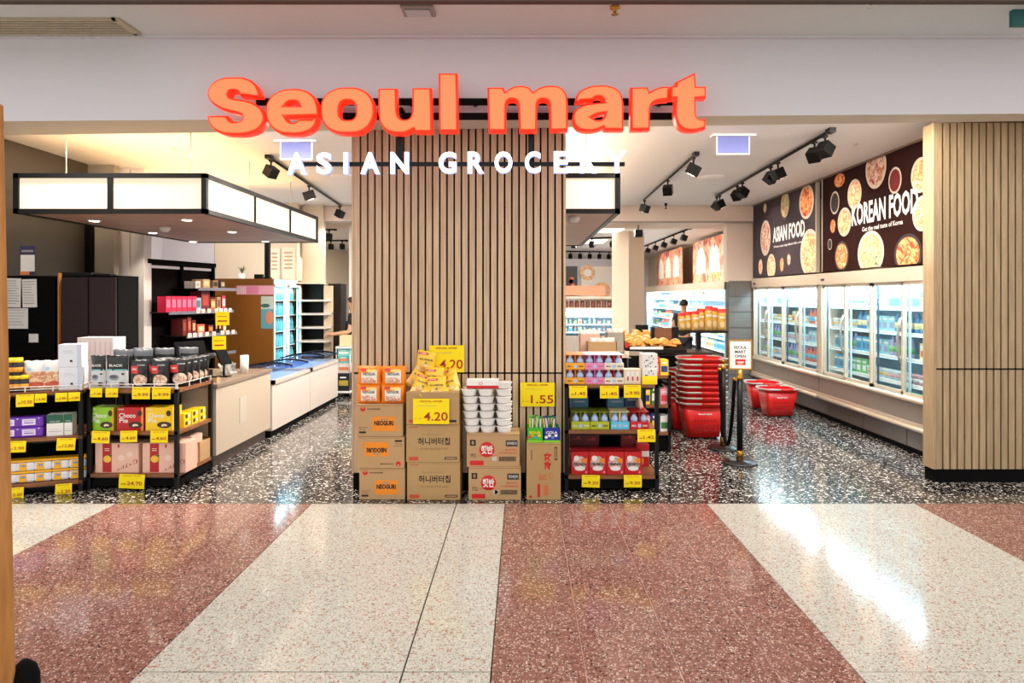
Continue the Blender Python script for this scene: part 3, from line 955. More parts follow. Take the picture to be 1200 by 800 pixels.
def banner(label, name, y0, y1, z0, z1, base, dishes, title, tx, sub, sx):
    X = 4.17
    t = thing(name, label, 'banner', (X + .03, (y0 + y1) / 2, z0))
    MB().box(X, X + .04, y0, y1, z0, z1, base).build('panel', t, world=True)
    m = MB()
    o = (X, 0, 0)
    for px, py, ry, asp, plate, fd in dishes:
        Y, z = on_wall(870 + px / 4, 160 + py / 4, X)
        r = ry / 4 * Y / F * 1.04
        cx = -Y
        hw = r * asp
        ce = []
        for rr, mt, lf in ((1.0, plate, .0), (.84, fd, .0012)):
            pts = []
            for j in range(26):
                a = 2 * math.pi * j / 26
                x = cx + hw * rr * math.cos(a); zz = z + r * rr * math.sin(a)
                x = min(max(x, -y1 + .005), -y0 - .005); zz = min(max(zz, z0 + .005), z1 - .005)
                pts.append((x, zz))
            m.poly(pts, o, WR, WU, mt, .001, lf)
    m.build('dish_print', t, world=True)
    ya, yb, zb, h = tx
    m = MB()
    m.text(title, -(ya + yb) / 2, zb + h / 2, abs(ya - yb), h, o, WR, WU, WHITE, .005, .032)
    m.build('lettering', t, world=True)
    ya, yb, zb, h = sx
    m = MB()
    m.text(sub, -(ya + yb) / 2, zb + h / 2, abs(ya - yb), h, o, WR, WU, WHITE, .004, .012)
    m.build('lettering', t, world=True)
    for y in (y0 - .012, y1):
        MB().box(X - .01, X + .05, y, y + .012, z0, z1, ALU).build('frame_strip', t, world=True)
BB = M('banner_brown', (44, 20, 17), .85, spec=.1, var=.25, scale=3)
BG = M('banner_grey', (70, 60, 64), .85, spec=.1, var=.2, scale=3)
banner('dark brown food banner reading KOREAN FOOD over the freezer beside the end pillar', 'food_banner', 6.3, 9.0, 2.05, 3.33, BB, [
    (625, 145, 95, .9, PLATE, F_MEAT), (715, 205, 60, .85, PLATE, M('sauce_red', (110, 22, 12), .4)), (525, 270, 68, .9, PLATE, F_GOLD),
    (433, 310, 52, .8, PLATE, PLATED), (478, 400, 65, .95, PLATE, F_GOLD), (835, 180, 80, .9, PLATE, F_GOLD), (842, 360, 80, .9, PLATE, F_GREEN),
    (465, 560, 68, .95, PLATED, F_ORANGE), (600, 545, 100, 1.1, PLATE, F_GREEN), (775, 550, 92, 1.15, PLATED, F_RED), (455, 205, 30, 1.6, F_ORANGE, F_RED),
    (424, 420, 30, .8, F_RED, F_ORANGE), (410, 505, 25, .8, PLATE, PLATED)],
    'KOREAN FOOD', (8.20, 6.82, 2.59, .27), 'Get the real taste of Korea', (7.95, 7.1, 2.50, .055))
banner('grey food banner reading ASIAN FOOD over the freezer beside the tiled pier', 'food_banner', 9.2, 11.72, 2.05, 3.33, BG, [
    (200, 320, 68, .8, PLATED, F_GREEN), (300, 305, 78, .95, PLATE, F_RED), (108, 475, 80, .75, PLATE, F_MEAT), (315, 545, 108, .9, PLATE, F_GOLD),
    (135, 610, 58, .85, PLATE, F_GOLD), (185, 600, 35, .7, PLATED, F_ORANGE), (218, 575, 30, .7, PLATED, F_MEAT), (368, 360, 50, .8, PLATED, F_ORANGE), (85, 610, 34, .7, PLATE, F_GOLD), (106, 335, 20, .9, PLATE, F_GREEN)],
    'ASIAN FOOD', (10.78, 9.56, 2.60, .25), 'Where every ingredient tells a story', (10.75, 9.60, 2.50, .045))
struct('trim_6', MB().box(4.15, 4.96, 6.1, 11.8, 3.33, 3.352, M('banner_cap', (120, 96, 78), .6)))

# ================================================================ REAR HALL
def open_cooler(label, ynear, yfar, X, top=2.02):
    L = yfar - ynear
    t = thing('open_cooler', label, 'cooler', (X, yfar, 0), R(-90))
    m = MB().box(0, L, .62, .7, .0, top, INNER).box(0, L, .0, .7, 0, .35, ALUD)
    m.box(0, .05, 0, .7, .35, top, INNER).box(L - .05, L, 0, .7, .35, top, INNER)
    m.build('body', t)
    MB().box(0, L, -.02, .7, top - .16, top, ALU).build('header', t)
    for k in range(5):
        z = .5 + k * .285
        MB().box(.05, L - .05, .12 + k * .02, .62, z - .015, z, SHELFW).build('shelf', t)
        if k: MB().box(.08, L - .08, .14 + k * .02, .155 + k * .02, z - .024, z - .017, LED).build('led_tube', t)
    MB().box(.08, L - .08, .02, .05, top - .18, top - .165, LED).build('led_tube', t)
    return t
open_cooler('long open produce cooler along the side wall of the rear hall', 13.6, 22.2, 4.25)
fill_shelves(22.2, 8.6, 4.25, [.5 + k * .285 for k in range(5)], 'in the long open cooler of the rear hall', 'packs in the long open cooler', .155, .26, 1.25)
light('cooler_strip_light', 'AREA', (4.22, 17.9, 1.83), 210, (.85, .96, 1), .06, 8.0, None).rotation_euler = (0, R(-25), 0)
def market_picture(label, y0, y1, z0, z1, seed):
    X = 4.5
    t = thing('market_picture', label, 'picture', (X, (y0 + y1) / 2, z0))
    MB().box(X, X + .03, y0, y1, z0, z1, food('market_print_%d' % seed, [(206, 110, 80), (232, 186, 160), (214, 140, 104), (180, 60, 74)], 1.6 + seed)).build('panel', t, world=True)
    r_ = random.Random(seed); m = MB()
    o = (X, 0, 0); W_ = y1 - y0
    pale = M('print_blown', (250, 238, 226), .5)
    for k in range(3):
        cx = -y1 + W_ * (.2 + .3 * k) ; w = W_ * .11; zb = z0 + .22; zt = z1 - .25
        pts = [(cx - w, zb), (cx + w, zb), (cx + w, zt - w)] + [(cx + w * math.cos(a), zt - w + w * 1.2 * math.sin(a)) for a in (.5, 1.0, 1.57, 2.1, 2.6)] + [(cx - w, zt - w)]
        m.poly(pts, o, WR, WU, pale, .001)
    cl = [M('p_pink', (214, 60, 96), .5), M('p_orange', (236, 120, 60), .5), M('p_lime', (180, 190, 50), .5), M('p_green', (90, 140, 60), .5), M('p_plum', (150, 50, 60), .5)]
    for k in range(26):
        u = r_.random(); v = r_.random()
        if v > .5: v = .8 + .18 * r_.random(); mm = cl[r_.choice((0, 1, 4))]
        else: v = .03 + .14 * r_.random(); mm = cl[r_.choice((1, 2, 3))]
        rr = r_.uniform(.03, .07)
        m.disc(-y1 + .1 + (W_ - .2) * u, z0 + (z1 - z0) * v, rr, rr * 1.2, o, WR, WU, mm, .001, .0012, 10)
    m.build('scene_print', t, world=True)
market_picture('large washed-out market picture above the rear cooler near the tiled pier', 13.3, 17.1, 2.07, 3.12, 1)
market_picture('narrower washed-out market picture farther along above the rear cooler', 18.3, 21.7, 2.07, 3.12, 2)
struct('trim_7', MB().box(4.27, 4.96, 13.2, 22.4, 2.021, 2.05, ALU))

# pale square column in the rear hall
T = Matrix.Translation((2.21, 13.55, 0)) @ Matrix.Rotation(R(38), 4, 'Z')
struct('wall_square_column', MB().box(-.235, .235, -.235, .235, 0, 3.05, M('column_paint', (226, 204, 182), .6), T))

# counter with food shelves and pictures on the far left of that opening
t = thing('deli_cooler', 'open cooler with brown goods shelf and peach signboard at the back wall', 'cooler', (2.2, 20, 0))
MB().box(1.1, 3.7, 20.6, 20.7, 0, 1.35, INNER).box(1.1, 3.7, 20.0, 20.7, 0, .5, ALUD).build('body', t, world=True)
for z in (.62, .86, 1.1):
    MB().box(1.1, 3.7, 20.1, 20.6, z - .02, z, SHELFW).box(1.15, 3.65, 20.12, 20.14, z - .03, z - .022, LED).build('shelf', t, world=True)
MB().box(1.1, 3.7, 20.0, 20.7, 1.31, 1.37, ALU).build('top', t, world=True)
MB().box(1.1, 3.7, 20.0, 20.5, 1.66, 1.72, M('shelf_beige', (200, 170, 150), .5)).build('top_shelf', t, world=True)
MB().box(1.15, 2.55, 20.0, 20.06, 1.75, 2.05, M('peach_board', (206, 122, 88), .5)).build('signboard', t, world=True)
light('deli_light', 'AREA', (2.3, 20.05, 1.29), 60, (.85, .96, 1), 2.4, .06, (2.3, 20.5, .4))
k1 = goods_kinds('in the lit cooler at the back wall of the hall', 'packs in the back wall cooler', None)
used = set()
for z in (.62, .86, 1.1):
    x = 1.2
    while x < 3.6:
        single_copy(rnd.choice(k1), used, (x, 20.25, z + .0005), rnd.uniform(-.1, .1)); x += .15
for k in k1:
    if id(k) not in used: bpy.data.objects.remove(k)
jarm = M('jar_brown', (110, 52, 30), .35); jarl = M('jar_lid', (190, 150, 90), .4)
j0 = MB().lathe([(0, 0), (.06, 0), (.065, .02), (.065, .19), (.05, .2), (0, .2)], jarm, 10).lathe([(.052, .2), (.052, .235), (0, .235)], jarl, 10).build('sauce_jar')
tag(j0, 'brown sauce jar in the row above the back wall cooler', 'jar', 'brown jars above the back wall cooler')
j0.location = (1.2, 20.3, 1.371)
for k in range(1, 15):
    o = j0.copy(); C.objects.link(o); o.location = (1.2 + .17 * k, 20.3, 1.371); o['label'] = 'brown sauce jar above the back wall cooler, %s from the pillar side' % ORD[k]
o = MB().box(2.3, 3.6, 25.3, 25.45, 1.6, 2.9, M('poster_pale', (236, 226, 214), .5)).build('wall_poster')
m = MB()
for cx, cz, r in ((2.55, 2.65, .3), (3.1, 1.95, .34)):
    m.disc(cx, cz, r, r, (0, 25.3, 0), FR, FU, F_GOLD, .002)
    m.disc(cx, cz, r * .5, r * .5, (0, 25.3, 0), FR, FU, WHITE, .002, .003)
m.build('dish_print', o); tag(o, 'pale food poster with two golden rings on the back wall of the hall', 'poster')
o = MB().box(1.6, 2.15, 25.3, 25.45, 1.75, 2.9, PLATED).build('wall_poster')
m = MB()
for i in range(8):
    m.disc(1.7 + rnd.random() * .35, 1.9 + rnd.random() * .85, .08, .08, (0, 25.3, 0), FR, FU, M(('p_pink', 'p_orange', 'p_lime', 'p_plum')[i % 4], (0, 0, 0)), .002)
m.build('dish_print', o); tag(o, 'dark poster with colourful spots on the back wall of the hall', 'poster')

# ================================================================ LEFT BACK: side fridge, shelves, door
BROWNP = M('brown_panel', (128, 78, 22), .4, var=.05, scale=1)
t = thing('tall_drinks_fridge', 'tall glass-door drinks fridge with a plain brown side panel', 'fridge', (-4.27, 10.4, 0))
MB().box(-4.74, -3.84, 10.0, 10.03, 0, 1.985, BROWNP).build('side_panel', t, world=True)
MB().box(-4.74, -3.84, 11.27, 11.32, 0, 1.985, BROWNP).box(-4.74, -4.70, 10.03, 11.27, 0, 1.985, INNER).box(-4.70, -3.9, 10.03, 11.27, 1.86, 1.985, INNER).box(-4.7, -3.86, 10.03, 11.27, 0, .25, INNER).build('body', t, world=True)
for k in range(2):
    y0 = 10.03 + k * .62; y1 = y0 + .62
    d = MB()
    for a, b_, c_, e in ((y0, y0 + .04, .25, 1.9), (y1 - .04, y1, .25, 1.9), (y0, y1, .25, .29), (y0, y1, 1.86, 1.9)):
        d.box(-3.865, -3.835, a, b_, c_, e, WHITE)
    dr = d.build('door', t, world=True)
    p = MB()
    p.box(-3.852, -3.846, y0 + .04, y1 - .04, .29, 1.86, GL)
    me = p.build('pane', None)
    for v in me.data.vertices: v.co -= Vector(t.location)
    me.parent = dr
for k in range(6):
    z = .4 + k * .25
    MB().box(-4.68, -3.92, 10.05, 11.25, z - .012, z, SHELFW).build('shelf', t, world=True)
MB().box(-3.90, -3.885, 10.6, 10.63, .3, 1.84, LED).box(-3.90, -3.885, 11.2, 11.23, .3, 1.84, LED).build('led_tube', t, world=True)
light('fridge_light', 'AREA', (-3.93, 10.65, 1.84), 10, (.7, .95, 1), .05, 1.1, None).rotation_euler = (0, R(20), 0)
bm_ = MB().lathe([(0, 0), (.03, 0), (.032, .02), (.032, .13), (.013, .17), (.013, .2), (0, .2)], M('bottle_blue', (90, 190, 205), .2), 8).build('drink_bottle')
tag(bm_, 'blue-lit bottle on a shelf inside the tall drinks fridge', 'bottle', 'bottles in the tall drinks fridge')
bm_.location = (-3.97, 10.1, .4005); n = 0
for k in range(6):
    for j in range(13):
        if n:
            o = bm_.copy(); C.objects.link(o); o.location = (-3.97, 10.1 + j * .088, .4005 + k * .25)
        n += 1
# flat print stuck on the brown side: pink price strip and a drink picture
m = MB(); o_ = (0, 9.998, 0)
m.rect(wx(277, 10), wx(321, 10), wz(345, 10), wz(334.5, 10), o_, FR, FU, M('strip_pink', (222, 160, 176), .5))
m.rect(wx(289, 10), wx(303, 10), wz(344.5, 10), wz(335, 10), o_, FR, FU, M('strip_pink2', (214, 130, 160), .5), .001, .001)
for k in range(5):
    a = 279 + k * 2
    m.rect(wx(a, 10), wx(a + .7, 10), wz(344, 10), wz(336, 10), o_, FR, FU, M('strip_pale', (240, 214, 220), .5), .001, .001)
m.build('price_strip', t, world=True)
m = MB()
m.rect(wx(306, 10), wx(320.5, 10), wz(385, 10), wz(347, 10), o_, FR, FU, M('pic_teal', (96, 150, 160), .5))
m.rect(wx(306, 10), wx(320.5, 10), wz(362, 10), wz(347, 10), o_, FR, FU, M('pic_top', (176, 190, 178), .5), .001, .001)
m.disc(wx(316, 10), wz(372, 10), .06, .1, o_, FR, FU, M('pic_orange', (206, 130, 90), .5), .001, .002)
m.disc(wx(311, 10), wz(358, 10), .07, .03, o_, FR, FU, M('pic_green', (50, 96, 84), .5), .001, .002)
m.build('drink_picture', t, world=True)
# small plant and ornaments on top
LEAF = M('leaf_green', (70, 92, 40), .5)
t = thing('potted_plant', 'tiny green plant in a white pot on the brown fridge top', 'plant', (wx(282, 10.1), 10.15, 1.986))
MB().lathe([(0, 0), (.04, 0), (.05, .08), (0, .08)], WHITE, 12).build('pot', t)
for k in range(9):
    a = k * .7
    MB().add([(0, 0, .08), (.03 * math.cos(a + .5), .03 * math.sin(a + .5), .14), (.07 * math.cos(a), .07 * math.sin(a), .17 + .02 * (k % 3)), (.03 * math.cos(a - .5), .03 * math.sin(a - .5), .14)], [(0, 1, 2, 3)], LEAF).build('leaf', t)
o = MB().box(-.06, .06, -.04, .04, 0, .07, BLACK).build('camera_box'); o.location = (wx(302, 10.1), 10.15, 1.986); tag(o, 'small dark box on top of the brown fridge', 'box')
# hanging black post
o = MB().box(-.035, .035, -.035, .035, 0, .68, BLACK).box(-.05, .05, -.05, .05, -.02, 0.01, BLACK).build('black_post'); o.location = (wx(313.5, 10.3), 10.3, 2.006); tag(o, 'black post standing on the brown fridge up toward the canopy', 'post')
# posters over the fridge
for px0, px1, py0, py1, lab in ((316, 328, 291, 331, 'narrow pale wall poster with faint writing over the drinks fridge'), (331, 346, 290, 334, 'wider pale wall poster with a brown block over the drinks fridge')):
    Y = 11.35
    t = MB().box(wx(px0, Y), wx(px1, Y), Y - .01, Y + .0, wz(py1, Y), wz(py0, Y), M('poster_cream', (232, 214, 190), .5, var=.06, scale=6)).build('wall_poster')
    tag(t, lab, 'poster')
    m = MB()
    for k in range(5):
        z = wz(py0 + 5 + k * 4.5, Y)
        m.rect(wx(px0 + 2 + (k % 2), Y), wx(px1 - 3, Y), z - .03, z, (0, Y - .01, 0), FR, FU, M('poster_ink', (190, 150, 112), .5))
    m.build('print', t)
# black wall shelving with white boards
t = thing('wall_shelving', 'black wall shelving with six white boards beside the drinks fridge', 'shelves', (-3.62, 11.4, 0))
MB().box(-3.92, -3.53, 11.55, 11.6, 0, 1.94, BLACK).box(-3.92, -3.89, 11.2, 11.6, 0, 1.94, BLACK).box(-3.92, -3.50, 11.2, 11.6, 1.93, 1.96, WALLB).build('back_panel', t, world=True)
for k in range(6):
    z = .45 + k * .235
    MB().box(-3.89, -3.38, 11.15, 11.55, z, z + .03, M('board_pale', (216, 200, 188), .4)).build('shelf', t, world=True)
MB().box(-3.52, -3.38, 11.5, 11.6, 0, 1.9, M('end_pale', (214, 190, 160), .5)).build('end_panel', t, world=True)
t = thing('dark_cabinet', 'tall plain black cabinet in the passage beyond the shelving', 'cabinet', (-3.5, 12.2, 0))
MB().box(-3.62, -3.39, 12.1, 12.5, 0, 1.95, M('cabinet_black', (22, 16, 14), .4)).build('body', t, world=True)
MB().box(-3.60, -3.41, 12.085, 12.1, .1, 1.9, M('cabinet_black2', (30, 22, 18), .35)).build('door', t, world=True)

# ================================================================ COSMETICS STAND (dark cabinet with shelves of boxes)
DK = M('dark_walnut', (16, 10, 9), .7, spec=.08, var=.1, scale=3)
t = thing('display_stand', 'dark display stand with lit top bay and gift shelves behind the till', 'display stand', (-4.94, 8.42, 0), math.atan2(1.3, .28))
MB().box(0, 1.33, 0, .04, 0, 2.17, DK).build('back_panel', t)
for x in (0, .64, 1.29):
    MB().box(x, x + .045, -.06, 0, 0, 2.2, MATBLACK).build('post', t)
MB().box(0, 1.335, -.08, .0, 2.14, 2.2, MATBLACK).build('top_rail', t)
for x in (.06, .70):
    MB().box(x, x + .56, -.05, -.01, 2.085, 2.12, M('stand_lamp', (180, 170, 168), .4, emit=.5)).build('lamp', t)
GLS = M('shelf_edge_grey', (112, 108, 118), .3)
for z, x0, dep in ((1.82, .52, .42), (1.50, .05, .36), (1.18, .30, .42), (.9, .3, .4)):
    MB().box(x0, 1.33, -dep, -.0, z - .012, z, BLACK).box(x0, 1.34, -dep - .012, -dep, z - .03, z + .012, GLS).build('shelf', t)
cs, sn = math.cos(math.atan2(1.3, .28)), math.sin(math.atan2(1.3, .28))
def stand(x, y, z): return (-4.94 + x * cs - y * sn, 8.42 + x * sn + y * cs, z)
RZS = math.atan2(1.3, .28)
PINK = M('box_pink', (224, 24, 74), .4); PINK2 = M('box_pink_light', (246, 120, 150), .4)
def simple_box(name, w, d, h, mat, mat2=None):
    m = MB().box(-w / 2, w / 2, -d / 2, d / 2, 0, h, mat)
    if mat2:
        m.box(-w * .35, w * .35, -d / 2 - .001, -d / 2, h * .3, h * .8, mat2)
    return m.build(name)
k0 = None
for i in range(6):
    if k0 is None: k0 = o = simple_box('gift_box', .088, .13, .21, PINK, PINK2)
    else: o = k0.copy(); C.objects.link(o)
    o.location = stand(.09 + i * .096, -.26, 1.501); o.rotation_euler = (0, 0, RZS)
    tag(o, 'bright pink upright gift box, %s of six on the dark stand' % ORD[i], 'box', 'pink boxes on the dark display stand')
spec = [(.66, 1.501, .12, .19, (150, 190, 200), (70, 120, 130), 'pale blue gift box beside the pink boxes on the dark stand'),
        (.81, 1.501, .17, .33 - .05, (120, 24, 24), (180, 60, 50), 'tall dark red gift box on the second board of the stand'),
        (.97, 1.501, .1, .17, (176, 110, 60), (230, 190, 140), 'small tan box beside the tall red box on the stand'),
        (1.09, 1.501, .08, .2, (190, 150, 110), (120, 80, 60), 'narrow beige carton near the end of the stand'),
        (1.2, 1.501, .08, .22, (196, 50, 70), (240, 200, 200), 'slim red carton at the end of the second board'),
        (.66, 1.821, .10, .10, (232, 226, 214), (190, 180, 160), 'small white box on the top board of the stand'),
        (.83, 1.821, .14, .13, (196, 160, 110), (230, 200, 150), 'kraft box on the top board of the stand'),
        (1.02, 1.821, .11, .12, (150, 116, 80), (40, 30, 26), 'brown jar box on the top board of the stand'),
        (1.18, 1.821, .10, .12, (60, 50, 40), (200, 180, 140), 'dark box on the top board of the stand near its end'),
        (.40, 1.181, .07, .22, (110, 24, 20), (160, 60, 40), 'dark red upright carton on the third board'),
        (.49, 1.181, .07, .24, (130, 34, 24), (180, 90, 60), 'taller wine red carton on the third board'),
        (.58, 1.181, .07, .20, (100, 20, 20), (220, 160, 120), 'short maroon carton on the third board'),
        (.72, 1.181, .15, .14, (206, 90, 60), (230, 200, 160), 'orange gift pack lying on the third board'),
        (.92, 1.181, .10, .12, (120, 30, 26), (220, 150, 60), 'red tin on the third board'),
        (1.04, 1.181, .05, .2, (40, 30, 24), (220, 160, 60), 'slim black carton with gold print on the third board'),
        (1.12, 1.181, .05, .2, (50, 34, 24), (236, 180, 70), 'second slim black carton nearer the end of the third board'),
        (1.22, 1.181, .07, .12, (200, 120, 60), (240, 220, 190), 'tan packet at the end of the third board')]
for x, z, w, h, c1, c2, lab in spec:
    o = simple_box('gift_box', w, .18, h, M('gb_%d_%d_%d' % c1, c1, .45), M('gb_%d_%d_%d' % c2, c2, .45))
    o.location = stand(x, -.22, z); o.rotation_euler = (0, 0, RZS); tag(o, lab, 'box', 'boxes on the dark display stand')
i = 0
for z, xs, dep in ((1.50, (.58, .68, .8, .95, 1.05, 1.15, 1.25), .372), (1.18, (.34, .44, .55, .68, .82, 1.0, 1.12, 1.24), .432)):
    for x in xs:
        o = MB().box(-.035, .035, -.002, 0, 0, .055, PAPER).box(-.03, .03, -.003, -.002, .01, .03, M('ticket_tan', (214, 178, 130), .6)).build('price_ticket')
        p = stand(x, -dep - .004, z - .018); o.location = p; o.rotation_euler = (0, 0, RZS)
        tag(o, 'small pale price ticket, %s along the %s board of the display stand' % (ORD[xs.index(x)], 'second' if z > 1.4 else 'third'), 'price ticket', 'pale tickets on the display stand'); i += 1
for x, z, lab in ((.93, 1.30, 'yellow notice hanging below the second board of the stand'), (.86, .96, 'folded yellow notice hanging below the third board of the stand')):
    o = MB().box(-.09, .09, -.002, 0, 0, .19, YELLOW).box(-.06, .06, -.003, -.002, .05, .07, TAGRED).box(-.06, .06, -.003, -.002, .12, .13, TAGRED).build('yellow_notice')
    o.location = stand(x, -.49, z); o.rotation_euler = (0, 0, .35); tag(o, lab, 'notice')

# ================================================================ DARK STAFF CABINETS AND PAPERS
BRN = M('cabinet_brown', (50, 37, 39), .6, spec=.2, var=.04, scale=2)
t = thing('staff_cabinet', 'dark brown double-door cabinet behind the left snack shelves', 'cabinet', (-4.5, 6.85, 0))
MB().box(-4.78, -4.20, 6.74, 7.1, 0, 1.925, MATBLACK).build('body', t, world=True)
for a, b_ in ((-4.765, -4.50), (-4.485, -4.21)):
    MB().box(a, b_, 6.715, 6.738, .1, 1.905, BRN).build('door', t, world=True)
MB().box(-4.80, -4.785, 6.70, 6.74, .1, 1.95, M('edge_gold', (176, 118, 60), .5)).build('edge_strip', t, world=True)
t2 = thing('notice_panel', 'flat black panel carrying white paper notices beside the brown cabinet', 'panel', (-5.1, 6.7, 0))
MB().box(-5.36, -4.83, 6.70, 6.9, 0, 1.92, MATBLACK).build('panel', t2, world=True)
o = MB().box(-.22, .13, -.1, .1, 0, .03, BLACK).box(.0, .3, -.05, .05, .0, .018, BLACK).build('router_box'); o.location = (-4.62, 6.85, 1.926); tag(o, 'flat black device lying on top of the brown cabinet', 'device')
def paper(label, px0, px1, py0, py1, Y, rows=9, mat=None, tilt=0):
    w = wx(px1, Y) - wx(px0, Y); h = wz(py0, Y) - wz(py1, Y)
    t = MB().box(-w / 2, w / 2, -.002, 0, -h, 0, mat or PAPER).build('paper_notice')
    t.location = ((wx(px0, Y) + wx(px1, Y)) / 2, Y - .001, wz(py0, Y)); t.rotation_euler = (0, tilt, 0)
    tag(t, label, 'paper', 'paper notices by the dark cabinets')
    m = MB(); r_ = random.Random(int(px0 * 7 + py0))
    for k in range(rows):
        z = -h * (.08 + .86 * k / rows)
        m.rect(-w * .42, w * (.1 + .32 * r_.random()), z - h * .02, z, (0, -.002, 0), FR, FU, PAPERINK if k % 4 else M('paper_dark', (96, 94, 96), .7), .0004)
    m.build('print', t)
    return t
paper('white printed notice with table lines, upper one nearest the timber', 7, 25, 326, 360, 6.69, 10, tilt=.02)
paper('white printed notice beside it, top one nearer the brown cabinet', 26, 43, 327, 360, 6.685, 9, tilt=-.02)
paper('white blank-looking sheet below the two printed notices', 8, 33, 361, 385, 6.69, 6)
paper('small square of cream paper low on the black panel', 34, 45, 391, 401, 6.69, 2)
Y = 7.0
t = MB().box(-.08, .08, -.003, 0, -.30, 0, M('leaflet_navy', (52, 50, 84), .5)).box(-.07, .075, -.005, -.003, -.26, -.09, PAPER).box(-.075, .02, -.005, -.003, -.295, -.26, M('leaflet_orange', (226, 130, 70), .5)).build('leaflet')
t.location = (wx(32, 6.69), 6.695, wz(290, 6.69)); tag(t, 'navy and white leaflet with orange corner standing above the black panel', 'leaflet')
MB().box(-.06, .06, -.006, -.003, -.06, -.04, PAPERINK).build('print', t)
t.location.z = 1.92 + .305

# ================================================================ CHECKOUT COUNTER AND CHEST FREEZERS
LAM = M('counter_laminate', (186, 170, 150), .3, var=.02, scale=2)
t = thing('checkout_counter', 'white checkout counter with wood-edged top between the shelves and chest freezers', 'counter', (-3.3, 7.1, 0))
MB().box(-3.75, -3.03, 6.42, 7.80, .13, .80, LAM).build('body', t, world=True)
MB().box(-3.80, -3.01, 6.40, 7.82, .80, .84, M('counter_top', (128, 108, 90), .35)).build('top', t, world=True, bevel=.004)
MB().box(-3.70, -3.09, 6.42, 7.80, 0, .13, M('kick_brown', (52, 34, 24), .4)).build('kick_panel', t, world=True)
MB().box(-3.029, -3.025, 6.95, 7.12, .35, .62, M('panel_line', (190, 180, 166), .4)).build('access_panel', t, world=True)
BLUEG = glass('freezer_lid_glass', (.62, .74, .95), .16, .03)
FW = M('freezer_white', (208, 196, 186), .3)
for k in range(2):
    y0 = 7.84 + k * 1.40; y1 = y0 + 1.385
    t = thing('chest_freezer', ['white chest freezer with blue curved lid beside the checkout counter', 'white chest freezer with blue curved lid at the passage end'][k], 'freezer', (-3.4, (y0 + y1) / 2, 0))
    MB().box(-3.72, -3.02, y0, y1, .08, .64, FW).build('body', t, world=True, bevel=.006)
    MB().box(-3.68, -3.05, y0 + .02, y1 - .02, 0, .08, MATBLACK).build('base', t, world=True)
    m = MB()
    for a, b_, c_, e in ((-3.72, -3.66, y0, y1), (-3.06, -3.00, y0, y1), (-3.72, -3.0, y0, y0 + .05), (-3.72, -3.0, y1 - .05, y1)):
        m.box(a, b_, c_, e, .641, .69, M('freezer_rim', (206, 196, 184), .35, metal=.3))
    m.build('rim', t, world=True)
    for j in range(2):
        ya = y0 + .05 + j * .64; yb = ya + .645
        vs = []; fs = []; N = 10
        for q in range(N + 1):
            u = q / N; x = -3.70 + .68 * u; z = .70 + .13 * math.sin(math.pi * (.25 + .62 * (1 - u))) - .02 * j
            for yy in (ya, yb): vs.append((x, yy, z))
            for yy in (ya, yb): vs.append((x, yy, z - .008))
        for q in range(N):
            a = q * 4; b_ = a + 4
            fs += [(a, a + 1, b_ + 1, b_), (a + 2, b_ + 2, b_ + 3, a + 3), (a, b_, b_ + 2, a + 2), (a + 1, a + 3, b_ + 3, b_ + 1)]
        MB().add(vs, fs, BLUEG, smooth=True).build('glass_lid', t, world=True)
        pts = [(-3.70 + .68 * q / N, yb - .02, .712 + .13 * math.sin(math.pi * (.25 + .62 * (1 - q / N))) - .02 * j) for q in range(N + 1)]
        MB().tube(pts, .012, BLACK, 6).build('lid_handle', t, world=True)
    MB().box(-3.66, -3.06, y0 + .05, y1 - .05, .645, .652, M('frozen_white', (206, 220, 240), .5)).build('stock_net', t, world=True)
# till equipment
CT = .841
t = thing('cash_register', 'black touch-screen till on the checkout counter', 'till', (-3.55, 6.95, CT))
MB().box(-.16, .16, -.16, .16, 0, .07, BLACK).build('base', t, bevel=.004)
MB().cyl((0, 0, .07), (0, .02, .2), .02, BLACK).build('stand', t)
TT = Matrix.Translation((0, 0, .27)) @ Matrix.Rotation(R(60), 4, 'Z') @ Matrix.Rotation(R(-20), 4, 'X')
MB().box(-.17, .17, -.012, .012, -.11, .12, MATBLACK, TT).build('screen', t, bevel=.004)
t = thing('receipt_printer', 'squat black receipt printer beside the touch-screen till', 'printer', (-3.62, 6.66, CT))
MB().box(-.08, .08, -.09, .09, 0, .13, BLACK).build('body', t, bevel=.008)
MB().box(-.04, .04, -.02, .02, .131, .2, PAPER).build('receipt', t)
t = thing('card_terminal', 'black card terminal on a bent arm at the till', 'card terminal', (-3.3, 6.8, CT))
MB().tube([(0, 0, 0), (0, 0, .14), (.03, -.03, .22)], .014, BLACK).build('arm', t)
MB().box(-.05, .05, -.10, .06, .22, .26, BLACK).build('keypad', t, bevel=.006)
t = thing('customer_display', 'small tilted black customer screen at the till', 'screen', (-3.22, 7.0, CT))
MB().cyl((0, 0, 0), (0, 0, .16), .012, BLACK).build('stand', t)
MB().box(-.06, .06, -.05, .05, 0, .012, BLACK).build('base', t)
TT = Matrix.Translation((0, 0, .2)) @ Matrix.Rotation(R(75), 4, 'Z') @ Matrix.Rotation(R(-28), 4, 'X')
MB().box(-.08, .08, -.008, .008, -.075, .09, MATBLACK, TT).build('screen', t)
t = thing('barcode_scanner', 'black scanner and cables bundled beside the till', 'scanner', (-3.45, 6.62, CT))
MB().box(-.09, .09, -.06, .06, 0, .05, BLACK).box(-.03, .03, -.03, .03, .05, .15, BLACK).build('base', t)
MB().box(-.05, .05, -.09, .03, .15, .2, BLACK).build('head', t, bevel=.006)
for k in range(5):
    r_ = random.Random(k)
    pts = [(r_.uniform(-.12, .12), r_.uniform(-.06, .12), .02 + .09 * math.sin(j * 1.1 + k) ** 2) for j in range(6)]
    MB().tube(pts, .005, BLACK if k % 3 else WHITE, 6).build('cable', t)
